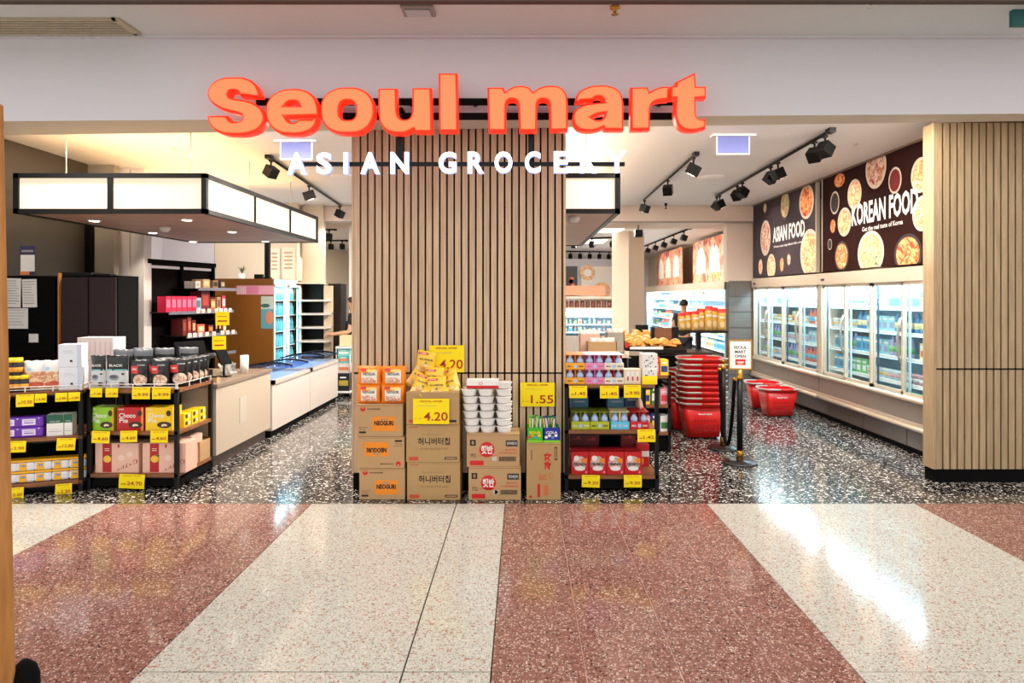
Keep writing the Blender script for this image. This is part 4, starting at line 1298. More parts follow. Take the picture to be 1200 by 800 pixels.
t = thing('paper_roll_stack', 'white receipt rolls and paper bag at the end of the counter', 'paper rolls', (-3.15, 7.35, CT))
MB().lathe([(0, 0), (.045, 0), (.045, .20), (.012, .20), (.012, .18), (0, .18)], PAPER, 18).build('roll', t)
m = MB(); r_ = random.Random(4)
vs = [(-.12 + .02 * r_.random() + (.0), 0, 0)]
gx, gz = 6, 5; vs = []; fs = []
for j in range(gz + 1):
    for i in range(gx + 1):
        vs.append((-.26 + .17 * i / gx, -.05 + .03 * math.sin(i * 2.3 + j) , .0 + .13 * j / gz * (1 - .3 * abs(i / gx - .5)) ))
for j in range(gz):
    for i in range(gx):
        a = j * (gx + 1) + i; fs.append((a, a + 1, a + gx + 2, a + gx + 1))
vs2 = [(x, y + .05, z) for x, y, z in vs]; n0 = len(vs)
m.add(vs + vs2, fs + [tuple(n0 + q for q in f[::-1]) for f in fs], PAPER, smooth=True)
m.build('paper_bag', t)
for i, (x, y, lab) in enumerate(((-3.12, 6.55, 'small tan card holder at the near corner of the counter'), (-3.3, 6.5, 'low black stapler-sized block on the counter edge'))):
    o = MB().box(-.05, .05, -.03, .03, 0, .05, M('tan_card', (190, 150, 110), .6) if i == 0 else BLACK).box(-.045, .045, -.025, .025, .05, .06, BLACK).build('desk_item'.replace('item', 'holder')); o.location = (x, y, CT); tag(o, lab, 'holder')

# ================================================================ SHELF UNITS
SHW = wood('shelf_walnut', (112, 66, 34), (150, 94, 54), .45, (.9, 9, 9), rand=.05)
WIRE = M('wire_white', (226, 224, 220), .35)
def gondola(label, loc, rz, w, d, zs, back=None, fence=False, h=.9, posts_b=True):
    t = thing('shelf_unit', label, 'shelf unit', loc, rz)
    for x in (0, w - .032):
        for y in (0, d - .03):
            MB().box(x, x + .032, y, y + .035, 0, zs[0], BLACK).build('post', t)
    for z in zs:
        MB().box(.002, w - .002, .0, d, z - .03, z, SHW).box(.045, w - .045, .03, d - .04, z - .05, z - .031, BLACK).build('shelf', t)
    MB().box(.0, w, .02, d, .03, zs[-1] - .052, MATBLACK).build('kick_panel', t)
    if back:
        MB().box(back[0], back[1], d - .03, d - .01, zs[-1], zs[0] - .05, MATBLACK).build('back_panel', t)
    if fence:
        m = MB()
        n = 5
        for k in range(n):
            x = .02 + (w - .04) * k / (n - 1)
            m.box(x - .004, x + .004, .008, .014, zs[0], zs[0] + .045, WIRE)
        m.tube([(.01, .011, zs[0] + .045), (w - .01, .011, zs[0] + .045)], .0035, WIRE, 6)
        m.tube([(.01, .011, zs[0] + .02), (w - .01, .011, zs[0] + .02)], .0035, WIRE, 6)
        for k in range(4):
            y = .02 + (d - .04) * k / 3
            m.box(w - .014, w - .008, y - .004, y + .004, zs[0], zs[0] + .045, WIRE)
        m.tube([(w - .011, .01, zs[0] + .045), (w - .011, d - .01, zs[0] + .045)], .0035, WIRE, 6)
        m.build('wire_fence', t)
    return t
G2 = gondola('black and walnut shelf unit with pie boxes beside the checkout counter', (-3.842, 5.72, 0), 0, .802, .65, (.885, .515, .14), (.0, .5), True)
A1 = R(19); L1 = (-4.654, 5.403)
G1 = gondola('black and walnut shelf unit with tins cut off by the picture edge', (*L1, 0), A1, .85, .6, (.885, .49, .10), (0, .85), True)
G3 = gondola('black and walnut shelf unit with drink packs beside the slatted pillar', (.37, 5.65, 0), 0, .82, .62, (.94, .54, .147), (0, .65))

def g1(px, depth=.03):
    k = (px - PX) / F
    c_, s_ = math.cos(A1), math.sin(A1)
    lx = L1[0] - s_ * depth; ly = L1[1] + c_ * depth
    return (k * ly - lx) / (c_ - k * s_)
def g1w(x, y, z):
    c_, s_ = math.cos(A1), math.sin(A1)
    return (L1[0] + x * c_ - y * s_, L1[1] + x * s_ + y * c_, z)

# ---- price tags
def price_tag(num, loc, w, h, rz, label, header='SPECIAL OFFER', tilt=0.0, big=False, group='yellow price tags on the shelf edges', name='price_tag'):
    m = MB()
    n = 4; vs = []; fs = []
    for k in range(n + 1):
        z = -h * k / n; y = -.006 * math.sin(math.pi * k / n * .7)
        vs += [(-w / 2, y, z), (w / 2, y, z), (-w / 2, y + .0015, z), (w / 2, y + .0015, z)]
    for k in range(n):
        a = k * 4; b_ = a + 4
        fs += [(a, b_, b_ + 1, a + 1), (a + 2, a + 3, b_ + 3, b_ + 2), (a, a + 2, b_ + 2, b_), (a + 1, b_ + 1, b_ + 3, a + 3)]
    fs += [(0, 1, 3, 2), (n * 4, n * 4 + 2, n * 4 + 3, n * 4 + 1)]
    m.add(vs, fs, YELLOW)
    o = m.build(name)
    o.location = loc; o.rotation_euler = (0, tilt, rz)
    tag(o, label, 'price tag' if not big else 'price sign', group)
    p = MB()
    L = (0, -.0075, 0)
    if h > .085:
        p.text(header, 0, -h * .10, w * (.62 if big else .7), h * .06, L, FR, FU, TAGRED, .0005, .02)
        if big:
            p.text('HONEY CHIPS 60G' if num == '4.20' else 'SNACK 25G', -w * .12, -h * .27, w * .5, h * .035, L, FR, FU, PAPERINK, .0005)
            p.text('EA     AUD', -w * .35, -h * .78, w * .2, h * .035, L, FR, FU, TAGRED, .0005)
    if num:
        p.text(num, w * (.13 if big else .12), -h * (.70 if big else .62), w * (.66 if big else .58), h * (.34 if big else .26), L, FR, FU, TAGRED, .0005, .012)
        if not big: p.rect(-w * .4, -w * .22, -h * .72, -h * .66, L, FR, FU, TAGRED, .0004)
    p.build('lettering', o)
    return o
def tg(px0, px1, py0, Y, num, label, h=None, tilt=0):
    w = (px1 - px0) / F * Y
    return price_tag(num, (wx((px0 + px1) / 2, Y), Y, wz(py0, Y)), w, h or w * .68, 0, label, tilt=tilt)
Yg = 5.70
tg(106, 120, 454.5, Yg, '7.20', 'small yellow price tag under the first black and white pouch', .08)
tg(124, 138.5, 454.5, Yg, '7.20', 'small yellow price tag under the second black and white pouch', .08)
tg(155, 176, 453.5, Yg, '9.99', 'yellow 9.99 price tag under the first red and black pouch', .105)
tg(178.5, 200, 453.5, Yg, '9.99', 'yellow 9.99 price tag under the second red and black pouch', .105)
tg(108, 129, 505, Yg, '4.60', 'yellow 4.60 price tag under the green pie box', .105, .03)
tg(141, 161, 504.5, Yg, '4.60', 'yellow 4.60 price tag under the red pie box', .10, -.02)
tg(176.5, 197, 504.5, Yg, '4.60', 'yellow 4.60 price tag under the yellow pie box', .105)
tg(140, 170, 555.5, Yg, '24.70', 'larger yellow 24.70 price tag under the pink gift boxes', .125, .04)
def tg1(px0, px1, z, h, num, label, tilt=0):
    a, b_ = g1(px0, -.02), g1(px1, -.02)
    return price_tag(num, g1w((a + b_) / 2, -.022, z), b_ - a, h, A1, label, tilt=tilt)
tg1(-2, 12, .872, .105, '5.50', 'yellow price tag at the timber edge under the yellow-capped jars')
tg1(19, 40, .872, .105, '10.50', 'wider yellow price tag under the biscuit bags')
tg1(41, 55, .872, .075, '3.90', 'small yellow price tag under the second biscuit bag')
tg1(65, 79, .872, .075, '2.80', 'small yellow price tag under the white carton stack, first of two')
tg1(80, 94, .872, .075, '2.80', 'small yellow price tag under the white carton stack, closest to the post')
tg1(10, 31, .478, .095, '3.90', 'yellow price tag under the purple wipes', .04)
tg1(67, 89, .478, .105, '12.80', 'yellow price tag under the green and white packs', .05)
tg1(9, 28, .085, .095, '2.20', 'yellow 2.20 price tag under the tins beside the timber')
tg1(65, 84.5, .085, .105, '2.20', 'yellow 2.20 price tag under the tins near the post')
Yr = 5.625
tg(667, 688, 452, Yr, '1.45', 'yellow 1.45 price tag under the orange drink packs', .105)
tg(703, 725, 452, Yr, '1.45', 'yellow 1.45 price tag under the pink and red drink packs', .108)
tg(731, 751, 451, Yr, '9.90', 'yellow 9.90 price tag under the cream drink pack', .11)
tg(752.5, 770, 440.5, 5.645, '', 'blank yellow tag in front of the spotted white boxes', .072)
tg(747, 768, 503, Yr, '1.45', 'yellow 1.45 price tag under the red juice pack', .108)
tg(682, 703, 556.5, Yr, '9.20', 'yellow 9.20 price tag under the second red cereal box', .105, .03)
tg(731, 752, 556.5, Yr, '9.20', 'yellow 9.20 price tag under the last red cereal box', .105)
def sign_big(px0, px1, py0, py1, Y, num, label):
    w = (px1 - px0) / F * Y; h = (py1 - py0) / F * Y
    return price_tag(num, (wx((px0 + px1) / 2, Y), Y, wz(py0, Y)), w, h, 0, label, big=True, group='large yellow price signs', name='price_sign')
sign_big(503, 544, 404.5, 436, 5.69, '4.20', 'large yellow 4.20 sign fixed to the slatted pillar above the chips')
sign_big(484, 526.5, 467, 496.5, 5.415, '4.20', 'large yellow 4.20 sign on the carton below the chips')
sign_big(610, 650, 448, 476, 5.69, '1.55', 'large yellow 1.55 sign fixed to the slatted pillar above the sticks')

# ================================================================ PRODUCTS
def boxpack(name, w, d, h, mat, side=None, decals=(), loc=None, rz=0, label=None, cat='box', group=None, bevel=.0015):
    """carton standing on its base, printed front towards -Y"""
    m = MB().box(-w / 2, w / 2, 0, d, 0, h, mat)
    o = m.build(name, bevel=bevel)
    if decals:
        p = MB()
        O_ = (0, 0, 0)
        for dd in decals:
            k = dd[0]
            if k == 'r': p.rect(dd[1] * w, dd[2] * w, dd[3] * h, dd[4] * h, O_, FR, FU, dd[5], .0006, dd[6] if len(dd) > 6 else .0)
            elif k == 'd': p.disc(dd[1] * w, dd[2] * h, dd[3] * w, dd[4] * h, O_, FR, FU, dd[5], .0006, dd[6] if len(dd) > 6 else .0006)
            elif k == 't': p.text(dd[1], dd[2] * w, dd[3] * h, dd[4] * w, dd[5] * h, O_, FR, FU, dd[6], dd[7] if len(dd) > 7 else .002, dd[8] if len(dd) > 8 else .015, rot=dd[9] if len(dd) > 9 else 0)
        p.build('printed_front', o)
    if loc is not None:
        o.location = loc; o.rotation_euler = (0, 0, rz)
    tag(o, label, cat, group)
    return o
def put_copy(src, loc, rz, label, group=None):
    c_ = src.copy(); C.objects.link(c_); c_.location = loc; c_.rotation_euler = (0, 0, rz) if not isinstance(rz, tuple) else rz
    c_['label'] = label
    if group: c_['group'] = group
    for ch in _ch(src):
        q = ch.copy(); C.objects.link(q); q.parent = c_
    return c_
_chc = {}
def _ch(src):
    if src.name not in _chc: _chc[src.name] = list(src.children)
    return _chc[src.name]

def pouch(name, w, h, d, bands, decals=(), wr=.006, seed=1, label=None, cat='bag', group=None, loc=None, rot=None, pinch=.55):
    r_ = random.Random(seed)
    nu, nv = 9, 11
    ph = [r_.uniform(0, 6.28) for _ in range(4)]
    def th(u, v):
        a = max(0, 1 - abs(2 * u - 1) ** 3.2)
        b_ = min(1, (v + .04) * 7) if v < .2 else 1
        if v > .72: b_ *= max(0, (1 - v) / .28) ** .75
        if pinch > .9: b_ *= min(1, v * 4 + .0)
        return d / 2 * a * b_ + wr * math.sin(u * 9 + ph[0] + v * 4) * math.sin(v * 11 + ph[1]) * a * b_
    vs = []; fs = []; ms = []
    for s_ in (-1, 1):
        for j in range(nv + 1):
            v = j / nv
            for i in range(nu + 1):
                u = i / nu
                ww = w * (1 - .05 * math.sin(math.pi * v))
                vs.append(((u - .5) * ww, s_ * (th(u, v) + .0012), v * h + (.004 * math.sin(i * 1.9 + ph[2]) if v == 1 else 0)))
    N = (nu + 1) * (nv + 1)
    m = MB()
    base = len(m.v)
    m.v += vs
    for s_ in (0, 1):
        for j in range(nv):
            v = (j + .5) / nv
            mt = [b_[1] for b_ in bands if v >= b_[0]][-1]
            for i in range(nu):
                a = s_ * N + j * (nu + 1) + i
                f = (a, a + 1, a + nu + 2, a + nu + 1)
                m.f.append(f if s_ == 0 else f[::-1]); m.m.append(m.mi(mt)); m.s.append(True)
    for i in range(nu):
        for j in (0, nv):
            a = j * (nu + 1) + i
            f = (a, N + a, N + a + 1, a + 1)
            m.f.append(f if j == 0 else f[::-1]); m.m.append(m.mi(bands[-1][1] if j else bands[0][1])); m.s.append(False)
    for j in range(nv):
        for i in (0, nu):
            a = j * (nu + 1) + i; b_ = a + nu + 1
            f = (a, b_, N + b_, N + a)
            m.f.append(f if i == 0 else f[::-1]); m.m.append(m.mi(bands[0][1])); m.s.append(False)
    o = m.build(name)
    if decals:
        p = MB()
        fn = lambda a, b_: th(min(1, max(0, a / w + .5)), min(1, max(0, b_ / h))) + .0012
        for dd in decals:
            if dd[0] == 't':
                p.text(dd[1], dd[2] * w, dd[3] * h, dd[4] * w, dd[5] * h, (0, 0, 0), FR, FU, dd[6], .003, .02, fn=fn)
            else:
                cx, cz, rx, rz_ = dd[1] * w, dd[2] * h, dd[3] * w, dd[4] * h
                pts = []; n = 4 if dd[0] == 'r' else 14
                K = 4
                if dd[0] == 'r':
                    g = []
                    for jj in range(K + 1):
                        for ii in range(K + 1):
                            a = cx - rx + 2 * rx * ii / K; b_ = cz - rz_ + 2 * rz_ * jj / K
                            g.append((a, -(fn(a, b_) + .0015 + (dd[6] if len(dd) > 6 else 0)), b_))
                    p.add(g, [(jj * (K + 1) + ii, jj * (K + 1) + ii + 1, (jj + 1) * (K + 1) + ii + 1, (jj + 1) * (K + 1) + ii) for jj in range(K) for ii in range(K)], dd[5], smooth=True)
                else:
                    g = [(cx, -(fn(cx, cz) + .002 + (dd[6] if len(dd) > 6 else 0)), cz)]
                    for q in (.5, 1):
                        for k in range(n):
                            a = cx + rx * q * math.cos(2 * math.pi * k / n); b_ = cz + rz_ * q * math.sin(2 * math.pi * k / n)
                            g.append((a, -(fn(a, b_) + .002 + (dd[6] if len(dd) > 6 else 0)), b_))
                    p.add(g, [(0, 1 + k, 1 + (k + 1) % n) for k in range(n)] + [(1 + k, 1 + n + k, 1 + n + (k + 1) % n, 1 + (k + 1) % n) for k in range(n)], dd[5], smooth=True)
        p.build('printed_front', o)
    if loc is not None: o.location = loc
    if rot is not None: o.rotation_euler = rot
    tag(o, label, cat, group)
    return o

# --- shelf unit with pie boxes (G2): top ------------------------------------
PBLK = M('foil_black', (22, 22, 24), .28); PSIL = M('foil_silver', (206, 212, 212), .3); PTEAL = M('foil_teal', (120, 196, 196), .35)
CUP = M('cup_grey', (150, 156, 164), .4); BEAN = M('bean_brown', (74, 40, 28), .5); PRED = M('foil_red', (214, 48, 36), .3)
CREAMF = food('cup_cream_print', [(236, 210, 180), (190, 130, 96), (250, 236, 214), (120, 70, 50)], 26)
zT = .8855
dec_c = [('t', 'BLACK', 0, .70, .62, .07, WHITE), ('d', -.08, .34, .24, .09, CUP), ('d', -.08, .36, .17, .05, M('cup_dark', (90, 96, 108), .4), .0012), ('d', .26, .14, .14, .06, BEAN), ('r', 0, .565, .44, .02, PTEAL), ('d', .3, .44, .07, .03, BEAN)]
bc = [(0, PSIL), (.57, PBLK)]
pouch('coffee_pouch', .135, .295, .06, bc, dec_c, seed=1, label='narrow black and silver coffee pouch at the end nearest the white cartons', group='black and silver pouches', loc=(wx(115.5, 5.80), 5.80, zT))
pc = pouch('coffee_pouch', .20, .295, .06, bc, dec_c, seed=2, label='wide black and silver coffee pouch beside the red and black pouches', group='black and silver pouches', loc=(wx(138, 5.80), 5.80, zT))
dec_r = [('r', -.2, .66, .2, .13, PRED), ('t', 'DMZ', -.2, .68, .26, .06, WHITE), ('d', .08, .30, .36, .20, CREAMF), ('d', .16, .62, .16, .08, M('cup_black_print', (60, 52, 54), .4), .001), ('t', 'COFFEE', .14, .82, .4, .035, PSIL)]
pr = pouch('red_black_pouch', .165, .255, .06, [(0, PBLK)], dec_r, seed=3, label='black pouch with red block, front row beside the silver pouches', group='red and black coffee pouches', loc=(wx(164, 5.79), 5.79, zT))
for i, (x, y, rz, lab) in enumerate([(-3.235, 5.79, 0, 'black pouch with red block, front row nearest the shelf corner'),
        (-3.13, 5.90, .5, 'black pouch with cup print, first behind the shelf corner'), (-3.13, 6.00, .4, 'black pouch with cup print, second behind the shelf corner'),
        (-3.12, 6.10, .5, 'black pouch with cup print, third behind the shelf corner'), (-3.12, 6.20, .4, 'black pouch with cup print, fourth behind the shelf corner'),
        (-3.13, 6.29, .5, 'black pouch with cup print, last toward the checkout counter'), (-3.33, 5.92, 0, 'black pouch in the second row behind the red block pouches'),
        (-3.30, 6.02, 0, 'black pouch in the third row behind the red block pouches')]):
    put_copy(pr, (x, y, zT), rz, lab)
for i, (x, y) in enumerate([(-3.70, 6.02), (-3.52, 6.02), (-3.62, 6.2), (-3.42, 6.2), (-3.24, 6.3)]):
    pouch('dark_pouch', .19, .33, .05, [(0, PBLK), (.86, M('foil_grey', (96, 100, 104), .3))], [('t', 'BLACK', 0, .72, .6, .05, CUP)], seed=20 + i, label='tall dark foil pouch in the back row, %s from the white cartons' % ORD[i], group='tall dark pouches at the back', loc=(x, y, zT))
# middle
zM = .5155
GREENB = M('pie_green', (140, 196, 36), .4); REDB = M('pie_red', (190, 22, 26), .4); YELB = M('pie_yellow', (248, 206, 18), .4)
PIE = M('pie_choc', (58, 28, 20), .4); PIEC = M('pie_cream', (244, 226, 190), .5); PORG = M('pie_orange_edge', (236, 150, 30), .4)
def choco(px0, px1, mat, edge, lab, lettermat):
    Y = 5.755; w = (px1 - px0) / F * Y
    return boxpack('pie_box', w, .16, .205, mat, decals=[('t', 'Choco', -.10, .66, .62, .20, lettermat), ('t', 'Pie', -.24, .44, .32, .20, lettermat), ('d', .20, .25, .27, .14, PIE), ('d', .20, .22, .11, .07, PIEC, .0013), ('d', .24, .17, .1, .03, PIE, .002), ('r', .42, .5, .0, 1, edge), ('d', .36, .75, .09, .13, PIE), ('t', 'ORION'[:0] + 'SNACK', -.33, .92, .2, .06, lettermat)],
        loc=(wx((px0 + px1) / 2, Y), Y, zM), label=lab, group='pie boxes in three colours')
choco(105.5, 133, GREENB, PORG, 'green Choco Pie box between the shelf post and the red box', WHITE)
choco(137, 168, REDB, PORG, 'red Choco Pie box between the green and yellow boxes', WHITE)
choco(170.5, 202, YELB, M('pie_yel_edge', (246, 190, 20), .4), 'yellow Choco Pie box nearest the shelf corner', WHITE)
i = 0
yb = None
for y in (5.95, 6.09, 6.23):
    for lv in range(2):
        lab = '%s small yellow snack box of the %s stack behind the shelf corner' % (('bottom', 'top')[lv], ORD[i // 2])
        if yb is None:
            yb = MB().box(-.055, .055, -.06, .06, 0, .062, YELB).build('snack_box', bevel=.002)
            MB().box(.0555, .0562, -.04, .0, .015, .05, PIE).box(.0555, .0562, .02, .045, .02, .045, WHITE).build('printed_side', yb)
            yb.location = (-3.125, y, zM + .063 * lv); tag(yb, lab, 'box', 'small yellow boxes behind the shelf corner')
        else:
            put_copy(yb, (-3.125, y, zM + .063 * lv), 0, lab)
        i += 1
# bottom
zL = .1405
PKB = M('gift_pink', (232, 186, 164), .45); PKD = M('gift_spray', (150, 30, 36), .5); PKR = M('gift_red_band', (178, 22, 28), .4)
r_ = random.Random(9)
dots = []
for _ in range(46):
    q = r_.random() ** 1.4; dots.append(('d', -.05 + .52 * (1 - q) * 1.0, .06 + .32 * (1 - q) + r_.uniform(-.05, .10) * (1 - q * .5), r_.uniform(.005, .013), r_.uniform(.008, .018), PKD, .0003 * (_ % 5)))
gd = [('r', -.33, -.12, .02, .99, PKR), ('d', -.22, .46, .09, .12, M('fruit_yellow', (240, 190, 60), .5)), ('d', -.14, .58, .03, .05, M('fruit_leaf', (60, 110, 50), .5), .0012), ('r', .02, .06, .85, .96, PKR),
      ('r', -.28, -.17, .80, .82, PIEC, .001), ('r', -.28, -.17, .74, .76, PIEC, .001), ('d', .1, .5, .08, .1, M('gift_pale', (240, 206, 190), .5)), ('d', .3, .62, .07, .09, M('gift_pale', (0, 0, 0), .5))] + dots
gbx = boxpack('gift_carton', .385, .20, .262, PKB, decals=gd, loc=(wx(136.5, 5.76), 5.765, zL), label='pink gift carton with red band, nearer the white tins', group='pink gift cartons with red bands')
put_copy(gbx, (wx(190, 5.76) + .015, 5.765, zL), 0, 'pink gift carton with red band, nearer the shelf corner')
put_copy(gbx, (-3.26, 6.02, zL), .0, 'pink gift carton standing behind the other two at the open side')
o = boxpack('kraft_box', .14, .22, .185, CARD, loc=(-3.14, 6.24 - .12 + .02, zL), label='small plain kraft box on the bottom board beside the pink carton', group=None)
o.location = (-3.12, 6.225, zL); o.data = o.data.copy()
o.location.y = 6.14
MB().add([(-.07, 0, .185), (.07, 0, .185), (.075, -.06, .20), (-.065, -.06, .20)], [(0, 1, 2, 3)], CARD).add([(-.07, .22, .186), (.07, .22, .186), (.075, .13, .215), (-.065, .13, .215)], [(0, 1, 2, 3)], CARD).build('flap', o)

# --- shelf unit with tins (G1) ----------------------------------------------
CAPY = M('cap_yellow', (240, 204, 30), .4); JAR = M('jar_dark', (34, 28, 26), .3)
jar = MB().lathe([(0, 0), (.036, 0), (.038, .01), (.038, .10), (.034, .11), (0, .11)], JAR, 18).build('sauce_jar')
MB().lathe([(0, .111), (.039, .111), (.039, .142), (0, .142)], CAPY, 18).build('lid', jar)
MB().lathe([(.0386, .03), (.0386, .07)], M('label_amber', (236, 160, 50), .5), 18).build('label', jar)
tag(jar, 'x', 'jar', 'yellow-capped jars beside the timber')
n = 0
for row, y in enumerate((.07, .17)):
    for k in range(5):
        for lv in range(2 if k < 4 else 1):
            px = -2 + k * 8.4
            lab = 'yellow-capped dark jar, %s from the biscuit bags, %s layer of the %s row' % (ORD[4 - k], ('lower', 'upper')[lv], ('front', 'second')[row])
            x = g1(-4 + k * 8.2, y)
            loc = g1w(x, y, .8855 + lv * .143)
            if n == 0: jar.location = loc; jar['label'] = lab
            else: put_copy(jar, loc, 0, lab)
            n += 1
BISC = food('biscuit_print', [(222, 170, 120), (240, 214, 180), (190, 110, 70), (232, 200, 160)], 24)
CLEARP = M('bag_pale', (226, 224, 220), .35)
for i, (px, seed) in enumerate(((42, 5), (63, 6))):
    x = g1(px, .10)
    pouch('biscuit_bag', .185, .262, .08, [(0, CLEARP), (.12, BISC), (.66, CLEARP)], [('d', .05, .22, .36, .09, M('bag_red_print', (196, 84, 56), .5)), ('d', -.2, .74, .1, .05, M('bag_blue_print', (150, 190, 220), .5))], seed=seed,
          label=['pale bag of biscuits beside the yellow-capped jars', 'pale bag of biscuits beside the white cartons'][i], group='pale biscuit bags', loc=g1w(x, .10, .8855), rot=(0, 0, A1))
WC = M('carton_white', (222, 226, 234), .45); WCB = M('carton_bluegrey', (170, 176, 190), .5)
x = g1(83.5, .08)
wb = boxpack('white_carton', .175, .18, .198, WC, decals=[('d', .05, .28, .06, .035, INK), ('r', .0, .12, .22, .25, INK), ('r', -.3, .1, .7, .72, WCB), ('r', -.3, .2, .62, .635, WCB), ('r', .3, .5, 0, 1, M('carton_edge_blue', (196, 204, 220), .5))],
             loc=g1w(x, .06, .8855), rz=A1, label='white carton with small black mark, lower of the stack on the tin shelf unit', group='white carton stack')
put_copy(wb, g1w(x - .004, .06, .8855 + .2), A1, 'white carton with small black mark, upper of the stack on the tin shelf unit')
# white cartons on edge continuing towards the pie shelf, on a staff table behind
t = thing('staff_table', 'black staff table behind the shelf units carrying white cartons', 'table', (-3.95, 6.4, 0))
MB().box(-4.6, -3.86, 6.28, 6.6, .86, .885, BLACK).build('table_top', t, world=True)
for x_, y_ in ((-4.58, 6.3), (-3.9, 6.3), (-4.58, 6.57), (-3.9, 6.57)):
    MB().box(x_, x_ + .03, y_ - .015, y_ + .015, 0, .859, BLACK).build('leg', t, world=True)
k0 = None
for i in range(7):
    loc = (wx(96 + i * 6.0, 6.36), 6.33, .8856)
    lab = 'white carton standing on edge, %s of the row behind the pouches' % ORD[i]
    if k0 is None:
        k0 = boxpack('white_carton', .0495, .2, .42, M('carton_rose', (220, 208, 206), .5), decals=[('r', -.1, .1, .1, .9, M('carton_line', (196, 182, 184), .5)), ('r', -.4, .4, .46, .48, WCB)], loc=loc, label=lab, group='white cartons on edge behind the pouches')
    else: put_copy(k0, loc, 0, lab)
# purple wipes
PUR = M('wipes_purple', (110, 50, 178), .35); PURL = M('wipes_label', (232, 222, 244), .45)
n = 0
for j, px in enumerate((10, 35)):
    for lv in range(2):
        lab = 'purple pack of wipes, %s of the %s column' % (('lower', 'upper')[lv], ('first visible', 'second')[j])
        x = g1(px, .05)
        if n == 0:
            pw = boxpack('wipes_pack', .188, .10, .088, PUR, decals=[('r', -.30, .22, .2, .8, PURL), ('r', -.22, .14, .38, .46, PUR, .001), ('r', -.22, .14, .6, .64, PUR, .001), ('d', .34, .84, .03, .06, PURL)], bevel=.014, label=lab, cat='pack', group='purple wipes packs', loc=g1w(x, .05, .4905), rz=A1)
        else: put_copy(pw, g1w(x, .05, .4905 + lv * .0885), A1, lab)
        n += 1
GRN = M('pack_green', (16, 92, 66), .4)
for i, (px, w) in enumerate(((64.5, .125), (80, .06))):
    for lv in (0,):
        boxpack('green_white_pack', w, .12, .185, WHITE, decals=[('r', -.5, .5, .60, 1, GRN), ('t', 'FACE CARE', 0, .68, .6, .05, WHITE), ('r', -.4, .4, .2, .22, PAPERINK), ('r', -.4, .2, .3, .31, PAPERINK)], label=['wide green and white pack beside the purple wipes', 'narrow green and white pack at the end of the middle board'][i], cat='pack', group='green and white packs', loc=g1w(g1(px, .05), .05, .4905), rz=A1)
# tins
TINW = M('tin_white', (226, 228, 232), .3); TINY = M('tin_yellow', (246, 178, 20), .35); TINB = M('tin_blue', (90, 150, 200), .4)
n = 0
for j in range(6):
    for lv in range(2):
        px = 91.0 - j * 20.3
        x = g1(px, .06)
        lab = 'round-cornered white and yellow tin, %s layer, %s from the post' % (('lower', 'upper')[lv], ORD[j])
        if n == 0:
            m = MB().box(-.067, .067, 0, .12, 0, .078, TINW)
            tn = m.build('food_tin', bevel=.02)
            MB().box(-.069, .069, -.002, .122, .0785, .097, TINY).build('lid', tn, bevel=.008)
            p = MB().rect(-.045, .01, .008, .07, (0, 0, 0), FR, FU, TINY, .0008).rect(-.03, .0, .042, .056, (0, 0, 0), FR, FU, TINB, .0008, .001)
            p.build('printed_front', tn)
            tn.location = g1w(x, .05, .1005); tn.rotation_euler = (0, 0, A1); tag(tn, lab, 'tin', 'white and yellow tins')
        else: put_copy(tn, g1w(x, .05, .1005 + lv * .0975), A1, lab)
        n += 1

# --- shelf unit with drink packs (G3) ---------------------------------------
BOT = M('bottle_lilac', (176, 196, 232), .25); BOTC = M('bottle_cap', (236, 236, 240), .35)
def drink_pack(name, w, h, tray, back, printm, d=.11, caps=None, roof=None):
    o = MB().box(-w / 2, w / 2, 0, d, 0, h * .42, tray).build(name, bevel=.001)
    MB().box(-w / 2, w / 2, d - .012, d, h * .42, h * .98, back).box(-w / 2, w / 2, .006, d, h * .955, h * .985, roof or back).box(-.004, .004, .012, d, h * .42, h * .955, back).build('back_card', o)
    for s_ in (-1, 1):
        x = s_ * w * .25
        MB().lathe([(0, h * .42), (w * .21, h * .42), (w * .2, h * .6), (w * .12, h * .74), (w * .07, h * .82), (0, h * .82)], BOT, 14, (x, .045, 0)).build('bottle', o)
        MB().lathe([(0, h * .82), (w * .075, h * .82), (w * .075, h * .94), (0, h * .94)], caps or BOTC, 10, (x, .045, 0)).build('cap', o)
    p = MB()
    O_ = (0, 0, 0)
    p.disc(0, h * .2, w * .1, h * .12, O_, FR, FU, BOT, .0006, 0)
    p.text('MILK', -w * .3, h * .2, w * .24, h * .1, O_, FR, FU, printm, .001, .03)
    p.text('DRINK', w * .3, h * .2, w * .26, h * .1, O_, FR, FU, printm, .001, .03)
    p.build('printed_front', o)
    return o
zT3, zM3, zL3 = .9405, .5405, .1475
styles = [(674.2, (242, 168, 24), (214, 120, 24), 'orange', None), (697, (232, 138, 180), (206, 96, 160), 'pink', (244, 170, 200)), (719.6, (236, 226, 200), (190, 24, 30), 'cream and red', (236, 210, 200))]
